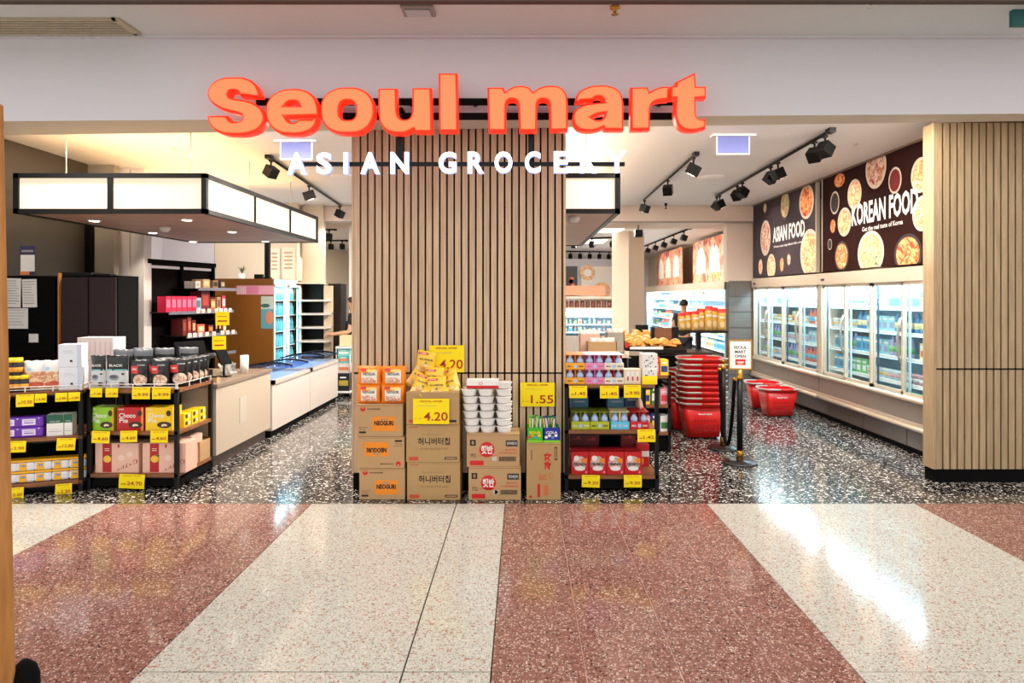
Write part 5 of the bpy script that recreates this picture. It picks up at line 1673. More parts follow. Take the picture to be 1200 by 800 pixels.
for px, a, b_, nm, rf in styles:
    h = .128; w = 22.4 / F * 5.69
    o = drink_pack('drink_pack', w, h, M('dp_' + nm, a, .45), M('dpb_' + nm, b_, .45), INK if nm != 'pink' else M('print_magenta', (206, 70, 140), .5), roof=M('dpr_' + nm, rf, .5) if rf else None)
    Y = 5.675
    o.location = (wx(px, Y + .01), Y, zT3)
    tag(o, '%s two-bottle drink pack, lower front one on the top board' % nm, 'drink pack', 'two-bottle drink packs on the top board')
    put_copy(o, (wx(px, Y + .01), Y, zT3 + h), 0, '%s two-bottle drink pack, upper front one on the top board' % nm)
    put_copy(o, (wx(px, Y + .01), Y + .12, zT3), 0, '%s two-bottle drink pack, lower one in the second row' % nm)
    put_copy(o, (wx(px, Y + .01) , Y + .12, zT3 + h), 0, '%s two-bottle drink pack, upper one in the second row' % nm)
    put_copy(o, (wx(px, Y + .01) , Y + .24, zT3), 0, '%s two-bottle drink pack, lower one in the third row' % nm)
    put_copy(o, (wx(px, Y + .01) , Y + .24, zT3 + h), 0, '%s two-bottle drink pack, upper one in the third row' % nm)
w = 20 / F * 5.69
PKRD = M('thin_red', (206, 70, 60), .5)
boxpack('cream_carton', w, .11, .128, M('cream_card', (230, 216, 184), .5), decals=[('r', -.36 + .28 * k, -.18 + .28 * k, .12, .85, WHITE) for k in range(3)] + [('r', -.32 + .28 * k, -.22 + .28 * k, .2, .5, PKRD, .001) for k in range(3)],
        loc=(wx(741, 5.69), 5.68, zT3), label='cream carton with three white bottles printed beside the spotted boxes', cat='carton')
SPOT = [('d', random.uniform(-.4, .4), random.uniform(.08, .9), random.uniform(.03, .075), random.uniform(.03, .07), INK) for _ in range(9)] + [('d', random.uniform(-.4, .4), random.uniform(.1, .9), .05, .05, M('spot_grey', (150, 150, 160), .5)) for _ in range(4)]
w = 17.6 / F * 5.72
sb = boxpack('spotted_box', w, .13, .13, WHITE, decals=SPOT, loc=(wx(761.2, 5.70), 5.69, zT3), label='white box with black spots, lower of two at the end of the top board', group='white boxes with black spots')
put_copy(sb, (wx(761.2, 5.70) + .003, 5.695, zT3 + .131), .05, 'white box with black spots, upper of two at the end of the top board')
# middle board
for i, (px, a, b_, nm) in enumerate([(680.5, (176, 186, 24), (120, 128, 20), 'first lime green'), (703, (176, 186, 24), (120, 128, 20), 'second lime green'), (726.5, (90, 196, 226), (236, 220, 160), 'pale blue'), (749.4, (206, 24, 30), (180, 20, 24), 'red')]):
    h = .155; w = 21.8 / F * 5.69
    o = drink_pack('juice_pack', w, h, M('jp%d' % i, a, .45), M('jpb%d' % i, b_, .45), WHITE if i != 1 else INK, caps=M('jp%d' % i, a))
    o.location = (wx(px, 5.70), 5.69, zM3)
    tag(o, '%s two-bottle juice pack in front on the middle board' % nm, 'drink pack', 'two-bottle juice packs on the middle board')
    put_copy(o, (wx(px, 5.70), 5.81, zM3), 0, '%s two-bottle juice pack in the second row of the middle board' % nm)
BLG = M('blue_grey_card', (74, 128, 152), .5)
for i, (px, z, lab) in enumerate([(679, 0, 'blue-grey box standing behind the lime green packs'), (722, 0, 'blue-grey box standing behind the pale blue pack'), (741, .0, 'darker blue box standing behind the red juice pack')]):
    boxpack('blue_box', 20.5 / F * 6.0, .12, .235 + .02 * (i == 2), [BLG, BLG, M('blue_dark_card', (36, 66, 104), .5)][i], decals=[('r', -.45, .45, .55, .58, WCB), ('r', -.3, .3, .8, .86, WCB)], loc=(wx(px, 6.0), 5.99, zM3), label=lab, group='blue boxes behind the juice packs')
PCH = M('peach_foil', (226, 150, 126), .35)
for i in range(4):
    pouch('peach_bag', .16, .26, .05, [(0, PCH), (.6, M('peach_light', (240, 196, 176), .4))], [('r', .1, .4, .3, .05, PKR)], seed=40 + i, label='peach snack bag leaning at the open side, %s from the front' % ORD[i], group='peach snack bags', loc=(1.10, 5.92 + i * .085, zM3), rot=(R(-8), 0, R(78)))
# bottom board: red cereal boxes
CRD = M('cereal_red', (196, 20, 26), .4)
cer = food('cereal_print', [(250, 240, 230), (190, 40, 40), (240, 224, 214), (96, 60, 70), (250, 250, 250)], 46)
dec = [('d', -.02, .5, .40, .32, cer), ('r', .12, .40, .52, .72, ORANGE, .0014), ('d', -.2, .72, .16, .12, WHITE, .0014), ('t', 'CRUNCH', -.02, .46, .72, .12, INK, .0035, .04), ('d', 0, .26, .3, .1, WHITE, .0014), ('d', .36, .10, .07, .06, PINK2)]
cb = None
for i, px in enumerate((679.6, 700.5, 721.2, 742)):
    loc = (wx(px, 5.69), 5.685, zL3); lab = 'red cereal box, %s from the pillar on the bottom board' % ORD[i]
    if cb is None: cb = boxpack('cereal_box', 20.3 / F * 5.69, .09, .195, CRD, decals=dec, loc=loc, label=lab, group='red cereal boxes')
    else: put_copy(cb, loc, 0, lab)
    put_copy(cb, (loc[0], 5.79, zL3), 0, 'red cereal box of the second row, %s from the pillar' % ORD[i])
for i, (px, h, c_) in enumerate(((676, .29, (96, 16, 18)), (693, .28, (110, 16, 18)), (736, .30, (124, 20, 22)))):
    boxpack('dark_red_box', 17.5 / F * 6.05, .12, h, M('dr%d' % i, c_, .45), decals=[('r', -.3, .3, .8, .82, PKRD), ('d', .1, .86, .1, .03, PKRD)], loc=(wx(px, 6.05), 6.03, zL3), label='dark red box at the back of the bottom board, %s from the pillar' % ORD[i], group='dark red boxes at the back')
boxpack('red_white_box', .12, .2, .20, CRD, decals=[('r', -.5, .5, .45, .7, WHITE), ('d', .0, .25, .08, .16, M('amber', (240, 170, 60), .5))], loc=(1.105, 5.95, zL3), label='red and white carton at the open side of the bottom board')
# ================================================================ CARTONS BY THE PILLAR
def carton(name, x0, x1, h, mat, yf, dep, z, rz, label, group, decals, tape=True):
    w = x1 - x0
    o = MB().box(-w / 2, w / 2, 0, dep, 0, h, mat).build(name, bevel=.004)
    p = MB()
    for dd in decals:
        if dd[0] == 'r': p.rect(dd[1] * w, dd[2] * w, dd[3] * h, dd[4] * h, (0, 0, 0), FR, FU, dd[5], .0006, dd[6] if len(dd) > 6 else 0)
        elif dd[0] == 'd': p.disc(dd[1] * w, dd[2] * h, dd[3] * w, dd[4] * w, (0, 0, 0), FR, FU, dd[5], .0006, dd[6] if len(dd) > 6 else 0, 28)
        elif dd[0] == 't': p.text(dd[1], dd[2] * w, dd[3] * h, dd[4] * w, dd[5] * h, (0, 0, 0), FR, FU, dd[6], dd[7] if len(dd) > 7 else .0012, dd[8] if len(dd) > 8 else .012, rot=dd[9] if len(dd) > 9 else 0)
        elif dd[0] == 'bar':
            x = dd[1]; r_ = random.Random(2)
            while x < dd[2]:
                q = r_.uniform(.006, .014); p.rect(x * w, (x + q) * w, dd[3] * h, dd[4] * h, (0, 0, 0), FR, FU, INK, .0006, .0008); x += q * 1.7
    p.build('printed_front', o)
    if tape:
        MB().box(-w / 2 - .0004, w / 2 + .0004, dep * .5 - .025, dep * .5 + .025, h - .03, h + .0008, TAPE).box(-w / 2 + .004, w / 2 - .004, -.0008, 0, h - .012, h - .009, M('fold_line', (140, 108, 74), .8)).build('tape', o)
    o.location = ((x0 + x1) / 2, yf, z); o.rotation_euler = (0, 0, rz)
    tag(o, label, 'carton', group)
    return o
Yc = 5.44
nd = [('d', -.37, .86, .055, .055, RED), ('d', -.37, .90, .022, .022, CARD, .0008), ('t', 'NONGSHIM', -.13, .86, .28, .045, INK, .0012, .02), ('r', -.16, .34, .17, .62, ORANGE), ('t', 'NEOGURI', .09, .42, .42, .15, INK, .002, .045), ('d', .09, .54, .09, .03, CARD2, .0008),
      ('t', '10 kg', -.38, .22, .14, .04, INK), ('r', -.45, -.30, .10, .16, INK), ('r', -.46, -.26, .28, .29, INK), ('r', .38, .44, .3, .36, ORANGE), ('r', .38, .43, .18, .24, ORANGE)]
nd2 = [(q[0], -q[1], -q[2], 1 - q[3], 1 - q[4], *q[5:]) if q[0] == 'r' else (('d', -q[1], 1 - q[2], *q[3:]) if q[0] == 'd' else ('t', q[1], -q[2], 1 - q[3], q[4], q[5], q[6], q[7] if len(q) > 7 else .0012, q[8] if len(q) > 8 else .012, math.pi)) for q in nd]
nd2 = [('r', min(q[1], q[2]), max(q[1], q[2]), min(q[3], q[4]), max(q[3], q[4]), *q[5:]) if q[0] == 'r' else q for q in nd2]
gN = 'three noodle cartons with orange print'
carton('noodle_carton', wx(421, Yc), wx(474.5, Yc), .263, CARD, Yc, .265, .001, 0, 'noodle carton with orange NEOGURI print standing on the floor', gN, nd)
carton('noodle_carton', wx(419, Yc), wx(474, Yc), .263, CARD, Yc - .005, .265, .266, .0, 'noodle carton with its orange print upside down, middle of three', gN, nd2)
carton('noodle_carton', wx(418, Yc), wx(472, Yc), .268, CARD, Yc, .265, .531, -.02, 'noodle carton with orange print, topmost of three under the packets', gN, nd)
hd = [('t', '허니버터칩', .02, .56, .60, .20, INK, .0012, .02), ('t', 'HONEY BUTTER CHIP', .02, .36, .52, .05, M('print_brown', (150, 112, 70), .6)), ('t', 'SWEET & SALTY', .0, .74, .4, .03, M('print_brown', (0, 0, 0))), ('r', -.45, -.27, .05, .15, M('stamp_red', (196, 74, 50), .6)), ('r', -.44, -.28, .92, .94, M('stamp_red', (0, 0, 0))), ('r', .22, .45, .07, .14, INK), ('r', .24, .43, .09, .12, CARD2, .0008)]
gH = 'tall stack of chip cartons'
Yh = 5.43
carton('chip_carton', wx(477, Yh), wx(539, Yh), .315, CARD2, Yh, .28, .001, 0, 'chip carton with dark Korean lettering standing on the floor', gH, hd)
carton('chip_carton', wx(476, Yh), wx(538.5, Yh), .315, CARD2, Yh, .28, .317, .012, 'chip carton with dark Korean lettering, middle of the chip stack', gH, hd)
o = carton('chip_carton', wx(476, Yh), wx(538, Yh), .27, CARD2, Yh, .28, .634, 0, 'opened chip carton behind the yellow 4.20 sign holding the chip bags', gH, hd[-4:-3] + [('r', .3, .45, .07, .14, INK)], tape=False)
# rice bowl cartons
rd = [('d', -.12, .52, .145, .145, RED), ('t', '햇반', -.12, .52, .22, .26, WHITE, .002, .03), ('r', -.44, -.33, .64, .82, INK), ('r', -.40, -.37, .68, .78, CARD, .0008), ('r', -.41, -.36, .71, .75, CARD, .0008), ('t', '24PCS', -.38, .37, .11, .05, INK), ('t', 'x 210g', -.38, .30, .11, .05, INK), ('r', -.44, -.18, .05, .19, RED),
      ('r', .24, .46, .62, .80, INK), ('t', '전자레인지', .35, .71, .18, .10, WHITE, .002), ('t', 'MICROWAVE', .33, .52, .2, .045, RED), ('t', 'COOKED WHITE RICE', .28, .42, .34, .045, RED), ('d', .02, .245, .04, .04, WHITE), ('r', 0, .06, .18, .31, WHITE), ('bar', .11, .43, .17, .31), ('r', -.3, .1, .33, .345, PKRD)]
gR = 'two rice bowl cartons with red discs'
Yb = 5.43
carton('rice_carton', wx(549, Yb), wx(610.5, Yb), .277, CARD, Yb, .27, .001, 0, 'rice bowl carton with red disc standing on the floor', gR, rd)
carton('rice_carton', wx(547, Yb), wx(609, Yb), .277, CARD, Yb, .27, .279, .006, 'rice bowl carton with red disc directly beneath the white bowls', gR, rd)
WB = M('bowl_white', (236, 234, 230), .35); FILM = M('bowl_film', (214, 206, 200), .35)
bowl = MB().lathe([(0, 0), (.050, 0), (.054, .006), (.063, .040), (.063, .046), (.069, .048), (.069, .052), (.063, .0525), (.0, .0525)], WB, 26).build('rice_bowl')
MB().lathe([(0, .0527), (.061, .0527), (.058, .056), (0, .0575)], FILM, 26).build('film_lid', bowl)
tag(bowl, 'x', 'bowl', 'white rice bowls stacked on the carton')
n = 0
for ci, (px, lean) in enumerate(((553.5, -.0048), (571.5, -.0025), (590.5, .0))):
    for row in range(2):
        for k in range(6 + (1 if ci == 2 and row == 0 else 0)):
            lab = 'white rice bowl, %s from the bottom of the %s column in the %s row' % (ORD[k], ORD[ci], ('front', 'rear')[row])
            off = math.sin(k * 2.1 + ci) * .003
            loc = (wx(px, 5.50) + lean * k + off, 5.505 + row * .1395, .5565 + k * .0622)
            if n == 0: bowl.location = loc; bowl['label'] = lab
            else: put_copy(bowl, loc, (0, 0, k * .7), lab)
            n += 1
boxpack('rice_sleeve', 37 / F * 5.5, .12, .07, WHITE, decals=[('r', -.5, .5, .0, .32, RED), ('d', -.05, .55, .06, .18, PKRD), ('d', -.05, .55, .04, .12, WHITE, .0014)], loc=(wx(565.5, 5.5), 5.47, .9315), label='white sleeve with red band lying across the bowl columns', cat='pack')
# snack stick carton
sd = [('r', -.46, -.4, .7, .9, CARD, 0), ('t', '빼빼로', .12, .70, .42, .14, RED, .0012, .04, math.pi / 2), ('t', 'SNACK', -.02, .40, .24, .11, M('stamp_orange', (206, 110, 60), .6), .0012, .03), ('r', .32, .40, .70, .93, INK), ('r', .34, .38, .72, .91, CARD2, .0008), ('r', -.36, -.34, .7, .88, INK), ('r', -.18, -.10, .05, .28, RED), ('r', .0, .14, .08, .26, M('stamp_orange', (0, 0, 0))), ('d', -.38, .06, .04, .04, RED), ('d', .22, .42, .08, .08, M('stamp_orange', (0, 0, 0))), ('d', .22, .42, .06, .06, CARD2, .0008)]
sd[1] = ('t', '과자', .12, .68, .5, .13, RED, .0012, .05, math.pi / 2)
carton('snack_carton', wx(617, Yb), wx(657, Yb), .478, CARD2, Yb, .25, .001, 0, 'upright brown carton with red Korean print nearest the drink shelves', None, sd)
GRS = M('tray_green', (60, 176, 40), .4); BLS = M('tray_blue', (26, 44, 150), .4); GRL = M('tray_lime', (130, 200, 40), .4)
for i, (px, mt) in enumerate(((627, GRS), (646.5, BLS))):
    w = 18.8 / F * 5.5
    o = MB().box(-w / 2, w / 2, 0, .004, 0, .125, mt).box(-w / 2, w / 2, .196, .2, 0, .12, GRS).box(-w / 2, -w / 2 + .004, 0, .2, 0, .12, GRS).box(w / 2 - .004, w / 2, 0, .2, 0, .12, GRS).box(-w / 2, w / 2, 0, .2, 0, .004, GRS).build('snack_tray')
    p = MB(); O_ = (0, 0, 0)
    p.rect(-w / 2, w / 2, 0, .02, O_, FR, FU, GRL, .0008)
    for k in range(4): p.disc(-w * .34 + k * w * .2, .045 + .014 * (k % 2), w * .1, .012, O_, FR, FU, [PINK, ORANGE, TINB, YELB][k] if i == 0 else [WHITE, PIEC, TINB, WHITE][k], .0008)
    p.text('SOUR' if i == 0 else 'COLA', 0, .085, w * .7, .022, O_, FR, FU, YELB if i == 0 else WHITE, .001, .03)
    p.build('printed_front', o)
    o.location = (wx(px, 5.46), 5.44, .480)
    tag(o, ['open green tray of snack sticks on the upright carton', 'open blue tray of snack sticks beside the green tray'][i], 'tray', 'snack stick trays')
    r_ = random.Random(i + 3)
    for k in range(9):
        x = wx(px, 5.46) + (-.045 + .0225 * (k % 5)); y = 5.49 + .06 * (k // 5)
        mt2 = [GRS, M('stick_green', (20, 120, 50), .35), GRL][k % 3] if i == 0 else [BLS, M('stick_navy', (20, 26, 110), .35), M('stick_green', (0, 0, 0))][k % 3]
        o = MB().box(-.010, .010, -.006, .006, 0, .205, mt2).box(-.006, .006, -.0068, -.006, .1, .19, [YELB, WHITE, PIEC][k % 3]).build('snack_stick')
        o.location = (x, y, .4865); o.rotation_euler = (r_.uniform(-.12, .12), r_.uniform(-.16, .16), r_.uniform(-.3, .3))
        tag(o, ('snack stick standing in the green tray, ' if i == 0 else 'snack stick standing in the blue tray, ') + '%s in the %s row' % (ORD[k % 5], ('front', 'rear')[k // 5]), 'snack', ('snack sticks in the green tray', 'snack sticks in the blue tray')[i])
# noodle packets on the first stack
NO = M('noodle_orange', (240, 132, 20), .35); NOL = M('noodle_light', (248, 214, 120), .45); NOW = M('noodle_label', (240, 236, 226), .5)
nprint = food('noodle_soup_print', [(246, 226, 190), (206, 90, 40), (250, 240, 220), (120, 60, 40)], 40)
np_ = None; n = 0
for row in range(2):
    for lv in range(2):
        for k, px in enumerate((432.3, 460.3)):
            loc = (wx(px + lv * .6, 5.50), 5.50 + row * .07, .8005 + lv * .152)
            lab = 'orange noodle packet, %s layer %s row, the one %s' % (('lower', 'upper')[lv], ('front', 'second')[row], ('above the pillar corner', 'beside the chips')[k])
            if np_ is None:
                np_ = pouch('noodle_packet', .198, .158, .055, [(0, NO)], [('r', .02, .48, .33, .34, NOW), ('d', .0, .28, .27, .17, nprint, .001), ('t', 'NEOGURI', .02, .62, .5, .14, INK), ('r', -.22, .84, .12, .07, PRED, .001), ('r', .12, .80, .2, .06, NOL, .0015)], wr=.003, seed=8, label=lab, cat='packet', group='orange noodle packets', loc=loc, pinch=.95)
            else: put_copy(np_, loc, .03 * (k - lv), lab)
# chip bags
HB = M('chip_yellow', (240, 196, 60), .33); HBL = M('chip_pale', (246, 226, 150), .35); HR = M('chip_red', (206, 44, 30), .4); HG = M('chip_green', (110, 150, 60), .5)
chipfood = food('chip_print', [(250, 228, 150), (226, 160, 60), (250, 240, 200)], 34)
hb = None
heap = [(497, 437, 5.64, (-.10, .15, .1)), (483, 455, 5.60, (-.25, .6, .15)), (508, 457, 5.58, (-.12, .05, 0)), (530, 457, 5.62, (-.3, -.35, -.2)), (490, 464, 5.51, (-.35, .4, .2)), (512, 468, 5.49, (-.25, -.05, 0)), (530, 464, 5.53, (-.45, -.45, -.2)), (499, 470, 5.44, (-.75, .8, .3)), (520, 472, 5.45, (-.8, -.7, -.2))]
for i, (px, py, Y, rt) in enumerate(heap):
    z = wz(py, Y)
    lab = 'yellow chip bag with red corner, %s in the heap on the opened carton' % (['topmost, against the large sign', 'at the upper end beside the noodles', 'upright in the centre', 'at the upper end beside the bowls', 'lower, toward the noodle packets', 'lower centre, text facing out', 'lower, toward the rice bowls', 'lowest, tipped toward the noodles', 'lowest, tipped toward the bowls'][i])
    lab = ' '.join(lab.split()[:16])
    if hb is None:
        hb = pouch('chip_bag', .165, .195, .07, [(0, HB), (.1, HBL), (.3, HB)], [('d', 0, .28, .3, .15, chipfood), ('r', -.18, .86, .26, .05, HR), ('t', '허니버터칩', 0, .60, .7, .09, INK), ('d', .02, .44, .07, .05, HG, .001), ('t', 'HONEY', -.18, .86, .36, .05, WHITE)], wr=.006, seed=12, label=lab, group='yellow chip bags heaped on the carton', cat='bag', loc=(wx(px, Y), Y, z), rot=rt, pinch=.95)
    else:
        put_copy(hb, (wx(px, Y), Y, z), rt, lab)

# ================================================================ BASKETS, POSTS
BR = M('basket_red', (214, 22, 16), .35); BGREY = M('basket_handle_grey', (176, 170, 160), .4); BHR = M('basket_handle_red', (226, 40, 30), .4)
def rr(w, d, r, n=5):
    pts = []
    for cx, cy, a0 in ((w / 2 - r, d / 2 - r, 0), (-w / 2 + r, d / 2 - r, 90), (-w / 2 + r, -d / 2 + r, 180), (w / 2 - r, -d / 2 + r, 270)):
        for k in range(n + 1):
            a = R(a0 + 90 * k / n); pts.append((cx + r * math.cos(a), cy + r * math.sin(a)))
    return pts
def basket(label, scale=1.0, group=None, name='shopping_basket'):
    t = thing(name, label, 'basket', group=group)
    W0, D0, W1, D1, H = .37 * scale, .27 * scale, .47 * scale, .36 * scale, .40 * scale
    rings = [(W0, D0, .02), (W0 + (W1 - W0) * .5, D0 + (D1 - D0) * .5, H * .5), (W1, D1, H - .02)]
    m = MB(); vs = []; fs = []
    prof = rings + [(w - .014, d - .014, z) for w, d, z in rings[::-1]][:-1] + [(W0 - .014, D0 - .014, .034)]
    n = None
    for w, d, z in prof:
        p = rr(w, d, .05 * scale); n = len(p)
        vs += [(x, y, z) for x, y in p]
    for k in range(len(prof) - 1):
        for j in range(n):
            a = k * n + j; b_ = k * n + (j + 1) % n
            fs.append((a, b_, b_ + n, a + n))
    fs.append(tuple(range(n))[::-1]); fs.append(tuple((len(prof) - 1) * n + j for j in range(n)))
    m.add(vs, fs, BR, smooth=True)
    m.build('body', t)
    p0 = rr(W1 + .03, D1 + .03, .06 * scale); p1 = rr(W1 - .02, D1 - .02, .05 * scale)
    vs = [(x, y, H - .022) for x, y in p0] + [(x, y, H) for x, y in p0] + [(x, y, H) for x, y in p1] + [(x, y, H - .022) for x, y in p1]
    fs = []
    for k in range(4):
        for j in range(n):
            a = k * n + j; b_ = k * n + (j + 1) % n
            c_ = ((k + 1) % 4) * n + (j + 1) % n; d_ = ((k + 1) % 4) * n + j
            fs.append((a, b_, c_, d_))
    MB().add(vs, fs, BR).build('rim', t)
    m = MB()
    hw, hd = (W1 + .06) / 2, (D1 + .085) / 2
    for s_ in (-1, 1):
        pts = [(-hw, s_ * .02, H - .012), (-hw, s_ * hd * .55, H + .004), (-hw * .82, s_ * hd * .93, H + .006), (-hw * .2, s_ * hd, H + .006)]
        m.tube(pts, .012, BGREY, 6)
        m.tube([(hw, s_ * .02, H - .012), (hw, s_ * hd * .55, H + .004), (hw * .82, s_ * hd * .93, H + .006), (hw * .5, s_ * hd, H + .006)], .012, BGREY, 6)
        m.tube([(-hw * .2, s_ * hd, H + .006), (hw * .5, s_ * hd, H + .006)], .013, BHR, 6)
    m.build('handle', t)
    for x in (-W0 * .36, W0 * .36):
        MB().cyl((x - .012, -D0 * .38, .018), (x + .012, -D0 * .38, .018), .018, BLACK, 12).build('wheel', t)
        MB().cyl((x - .012, D0 * .38, .018), (x + .012, D0 * .38, .018), .018, BLACK, 12).build('wheel', t)
    p = MB()
    # front slots as raised boxes, their recess shade put into a darker red
    for k in range(3):
        z = H * (.22 + .14 * k)
        yf = -(D0 + (D1 - D0) * (z / H)) / 2 - .002
        for q in range(7):
            x = (-.5 + (q + .5) / 7) * W0 * .7
            p.box(x - .012, x + .012, yf - .001, yf + .004, z, z + .022, M('basket_slot_shade', (150, 12, 10), .5))
    p.build('slot_rows', t)['kind'] = 'stuff'
    z = H * .72; yf = -(D0 + (D1 - D0) * (z / H)) / 2 - .003
    MB().text('Seoul mart', .0, z, W0 * .42, .022, (0, yf, 0), FR, FU, WHITE, .001, .03).build('lettering', t)
    return t
bk = Kind(basket('x', 1.06))
bx, by = wx(822, 7.9), 7.92
gB = 'red baskets nested in the tall stack'
for i in range(9):
    bk.put((bx + .004 * math.sin(i), by, .0 + i * .0665), (0, 0, .02 * math.sin(i * 1.7)), 'red basket nested in the tall stack, %s from the floor' % ORD[i], gB)
for i in range(6):
    bk.put((wx(805, 8.35), 8.38, i * .0665), (0, 0, .05), 'red basket nested in the shorter stack behind, %s from the floor' % ORD[i], 'red baskets nested in the shorter stack')
b2 = Kind(basket('x', .98, name='rolling_basket'))
b2.put((wx(911.5, 9.3), 9.32, 0), (0, 0, .05), 'single red rolling basket in front under the freezers', 'two single red baskets')
b2.put((wx(893, 10.0), 9.95, 0), (0, 0, -.15), 'single red rolling basket half hidden behind the other one', 'two single red baskets')

def post(label, x, y, h=.93, sign=False):
    t = thing('stanchion_post', label, 'barrier post', (x, y, 0))
    MB().lathe([(0, 0), (.172, 0), (.175, .012), (.165, .024), (.05, .034), (0, .034)], MATBLACK if False else M('post_base', (24, 24, 26), .3), 32).build('base', t)
    MB().lathe([(0, .034), (.034, .034), (.034, .13), (.03, .135), (0, .135)], GOLD, 20).build('collar', t)
    MB().lathe([(0, .13), (.030, .13), (.030, h - .04), (0, h - .04)], BLACK, 20).build('pole', t)
    MB().lathe([(0, h - .04), (.034, h - .04), (.036, h - .02), (.034, h), (.02, h + .01), (.018, h + .03), (.03, h + .045), (.028, h + .06), (0, h + .07)] if not sign else [(0, h - .04), (.034, h - .04), (.034, h - .02), (.028, h - .01), (.026, h + .06), (0, h + .06)], GOLD, 20).build('cap', t)
    MB().box(-.055, -.03, -.012, .012, h - .05, h - .02, GOLD).build('hook', t)
    return t
PA = (wx(867, 6.63), 6.63); PB = (wx(847.5, 7.28), 7.28)
post('black and brass barrier post carrying the shop sign', *PA, .90, True)
post('black and brass barrier post in front of the red basket stack', *PB, .93)
t = thing('post_sign', 'gold-framed SEOUL MART OPEN sign on top of the front barrier post', 'sign', (PA[0] + .005, PA[1], .961), R(-8))
for a in ((-.115, .115, 0, .012), (-.115, .115, .293, .305)): MB().box(a[0], a[1], -.008, .008, a[2], a[3], GOLD).build('frame', t)
for a in ((-.115, -.103), (.103, .115)): MB().box(a[0], a[1], -.008, .008, .012, .293, GOLD).build('frame', t)
MB().box(-.103, .103, -.003, .003, .012, .293, PAPER).build('sheet', t)
m = MB(); O_ = (0, -.003, 0)
for s_, z, w in (('SEOUL', .225, .13), ('MART', .18, .11), ('OPEN', .135, .11)):
    m.text(s_, 0, z, w, .03, O_, FR, FU, INK, .001, .02)
m.rect(-.05, .05, .045, .105, O_, FR, FU, RED, .001)
m.rect(-.035, .035, .07, .08, O_, FR, FU, WHITE, .001, .001)
m.rect(-.025, .025, .055, .061, O_, FR, FU, PIEC, .001, .001)
m.build('lettering', t)
# sagging black rope between the posts
x0, y0, z0 = PB[0] - .04, PB[1] - .0, .875; x1, y1, z1 = PA[0] - .045, PA[1] + .03, .84
pts = []
for k in range(25):
    u = k / 24; q = abs(2 * u - 1)
    pts.append((x0 + (x1 - x0) * u, y0 + (y1 - y0) * u, .12 + (z0 - .12) * (q ** 2.2) * (1 if u < .5 else .96)))
t = thing('barrier_rope', 'thick black rope sagging between the two brass-topped posts', 'rope', (PB[0], PB[1], 0))
MB().tube(pts, .019, MATBLACK, 10).build('rope', t, world=True)
MB().cyl(pts[0], tuple(Vector(pts[0]) + Vector((.003, 0, .03))), .022, GOLD).build('end_fitting', t, world=True)
MB().cyl(pts[-1], tuple(Vector(pts[-1]) + Vector((.0, 0, .03))), .022, GOLD).build('end_fitting', t, world=True)

# ================================================================ FIXTURES BETWEEN DRINK SHELVES AND COOLERS
DWD = M('dark_wood_unit', (62, 40, 30), .45, var=.1, scale=3)
t = thing('dark_display_table', 'dark wooden display table behind the red basket stack', 'table', (2.15, 8.95, 0))
MB().box(1.72, 2.6, 8.8, 9.4, .92, .95, DWD).build('table_top', t, world=True)
MB().box(1.74, 2.58, 8.82, 9.38, 0, .919, DWD).build('body', t, world=True)
MB().box(1.73, 2.58, 8.805, 8.819, .05, .45, MATBLACK).build('door', t, world=True)
# stepped black bakery stand with tilted trays
t = thing('bakery_stand', 'black stand with tilted trays of golden pastry packs', 'stand', (1.7, 8.6, 0))
MB().box(1.36, 2.28, 8.64, 8.68, .6, .92, BLACK).box(1.36, 1.40, 8.3, 8.68, 0, .92, BLACK).box(1.66, 1.70, 8.3, 8.68, 0, .92, BLACK).build('frame', t, world=True)
m = MB()
m.add([(1.30, 8.2, 1.02), (2.08, 8.2, .99), (2.08, 8.75, 1.10), (1.30, 8.75, 1.13), (1.30, 8.2, 1.06), (2.08, 8.2, 1.03), (2.08, 8.75, 1.14), (1.30, 8.75, 1.17)], [(0, 3, 2, 1), (4, 5, 6, 7), (0, 1, 5, 4), (1, 2, 6, 5), (2, 3, 7, 6), (3, 0, 4, 7)], BLACK)
m.build('tray', t, world=True)
MB().box(1.30, 1.34, 8.19, 8.2, 1.06, 1.12, RED).box(1.36, 1.78, 8.185, 8.2, 1.04, 1.075, PAPER).build('price_rail', t, world=True)
MB().box(1.72, 1.95, 8.45, 8.5, 1.12, 1.30, M('brown_card_side', (120, 74, 40), .6)).box(1.95, 2.03, 8.42, 8.5, 1.08, 1.31, BLACK).box(1.68, 1.72, 8.42, 8.5, 1.08, 1.31, BLACK).build('divider', t, world=True)
MB().box(1.55, 1.72, 8.85, 8.9, 1.15, 1.32, BLACK).build('divider', t, world=True)
PAST = M('pastry_gold', (226, 150, 60), .45, var=.2, scale=20); PASTL = M('pastry_light', (240, 206, 150), .4)
pk = pouch('pastry_pack', .13, .15, .07, [(0, PAST), (.5, PASTL), (.7, PAST)], wr=.006, seed=30, label='golden wrapped pastry lying on the tilted bakery tray', cat='pastry', group='golden pastries on the bakery tray', pinch=.95)
n = 0
for k in range(12):
    for j in range(4):
        x = 1.36 + k * .056; y = 8.25 + j * .12
        if x > 1.7 and j >= 1: continue
        z = 1.045 + j * .025 + (.03 if (k + j) % 2 else 0) + .03
        rt = (R(-70) + rnd.uniform(-.2, .2), rnd.uniform(-.4, .4), rnd.uniform(-.8, .8))
        if n == 0: pk.location = (x, y + .05, z); pk.rotation_euler = rt
        else: put_copy(pk, (x, y + .05, z), rt, 'golden wrapped pastry on the bakery tray, %s along, in the %s row' % (ORD[k], ORD[j]))
        n += 1
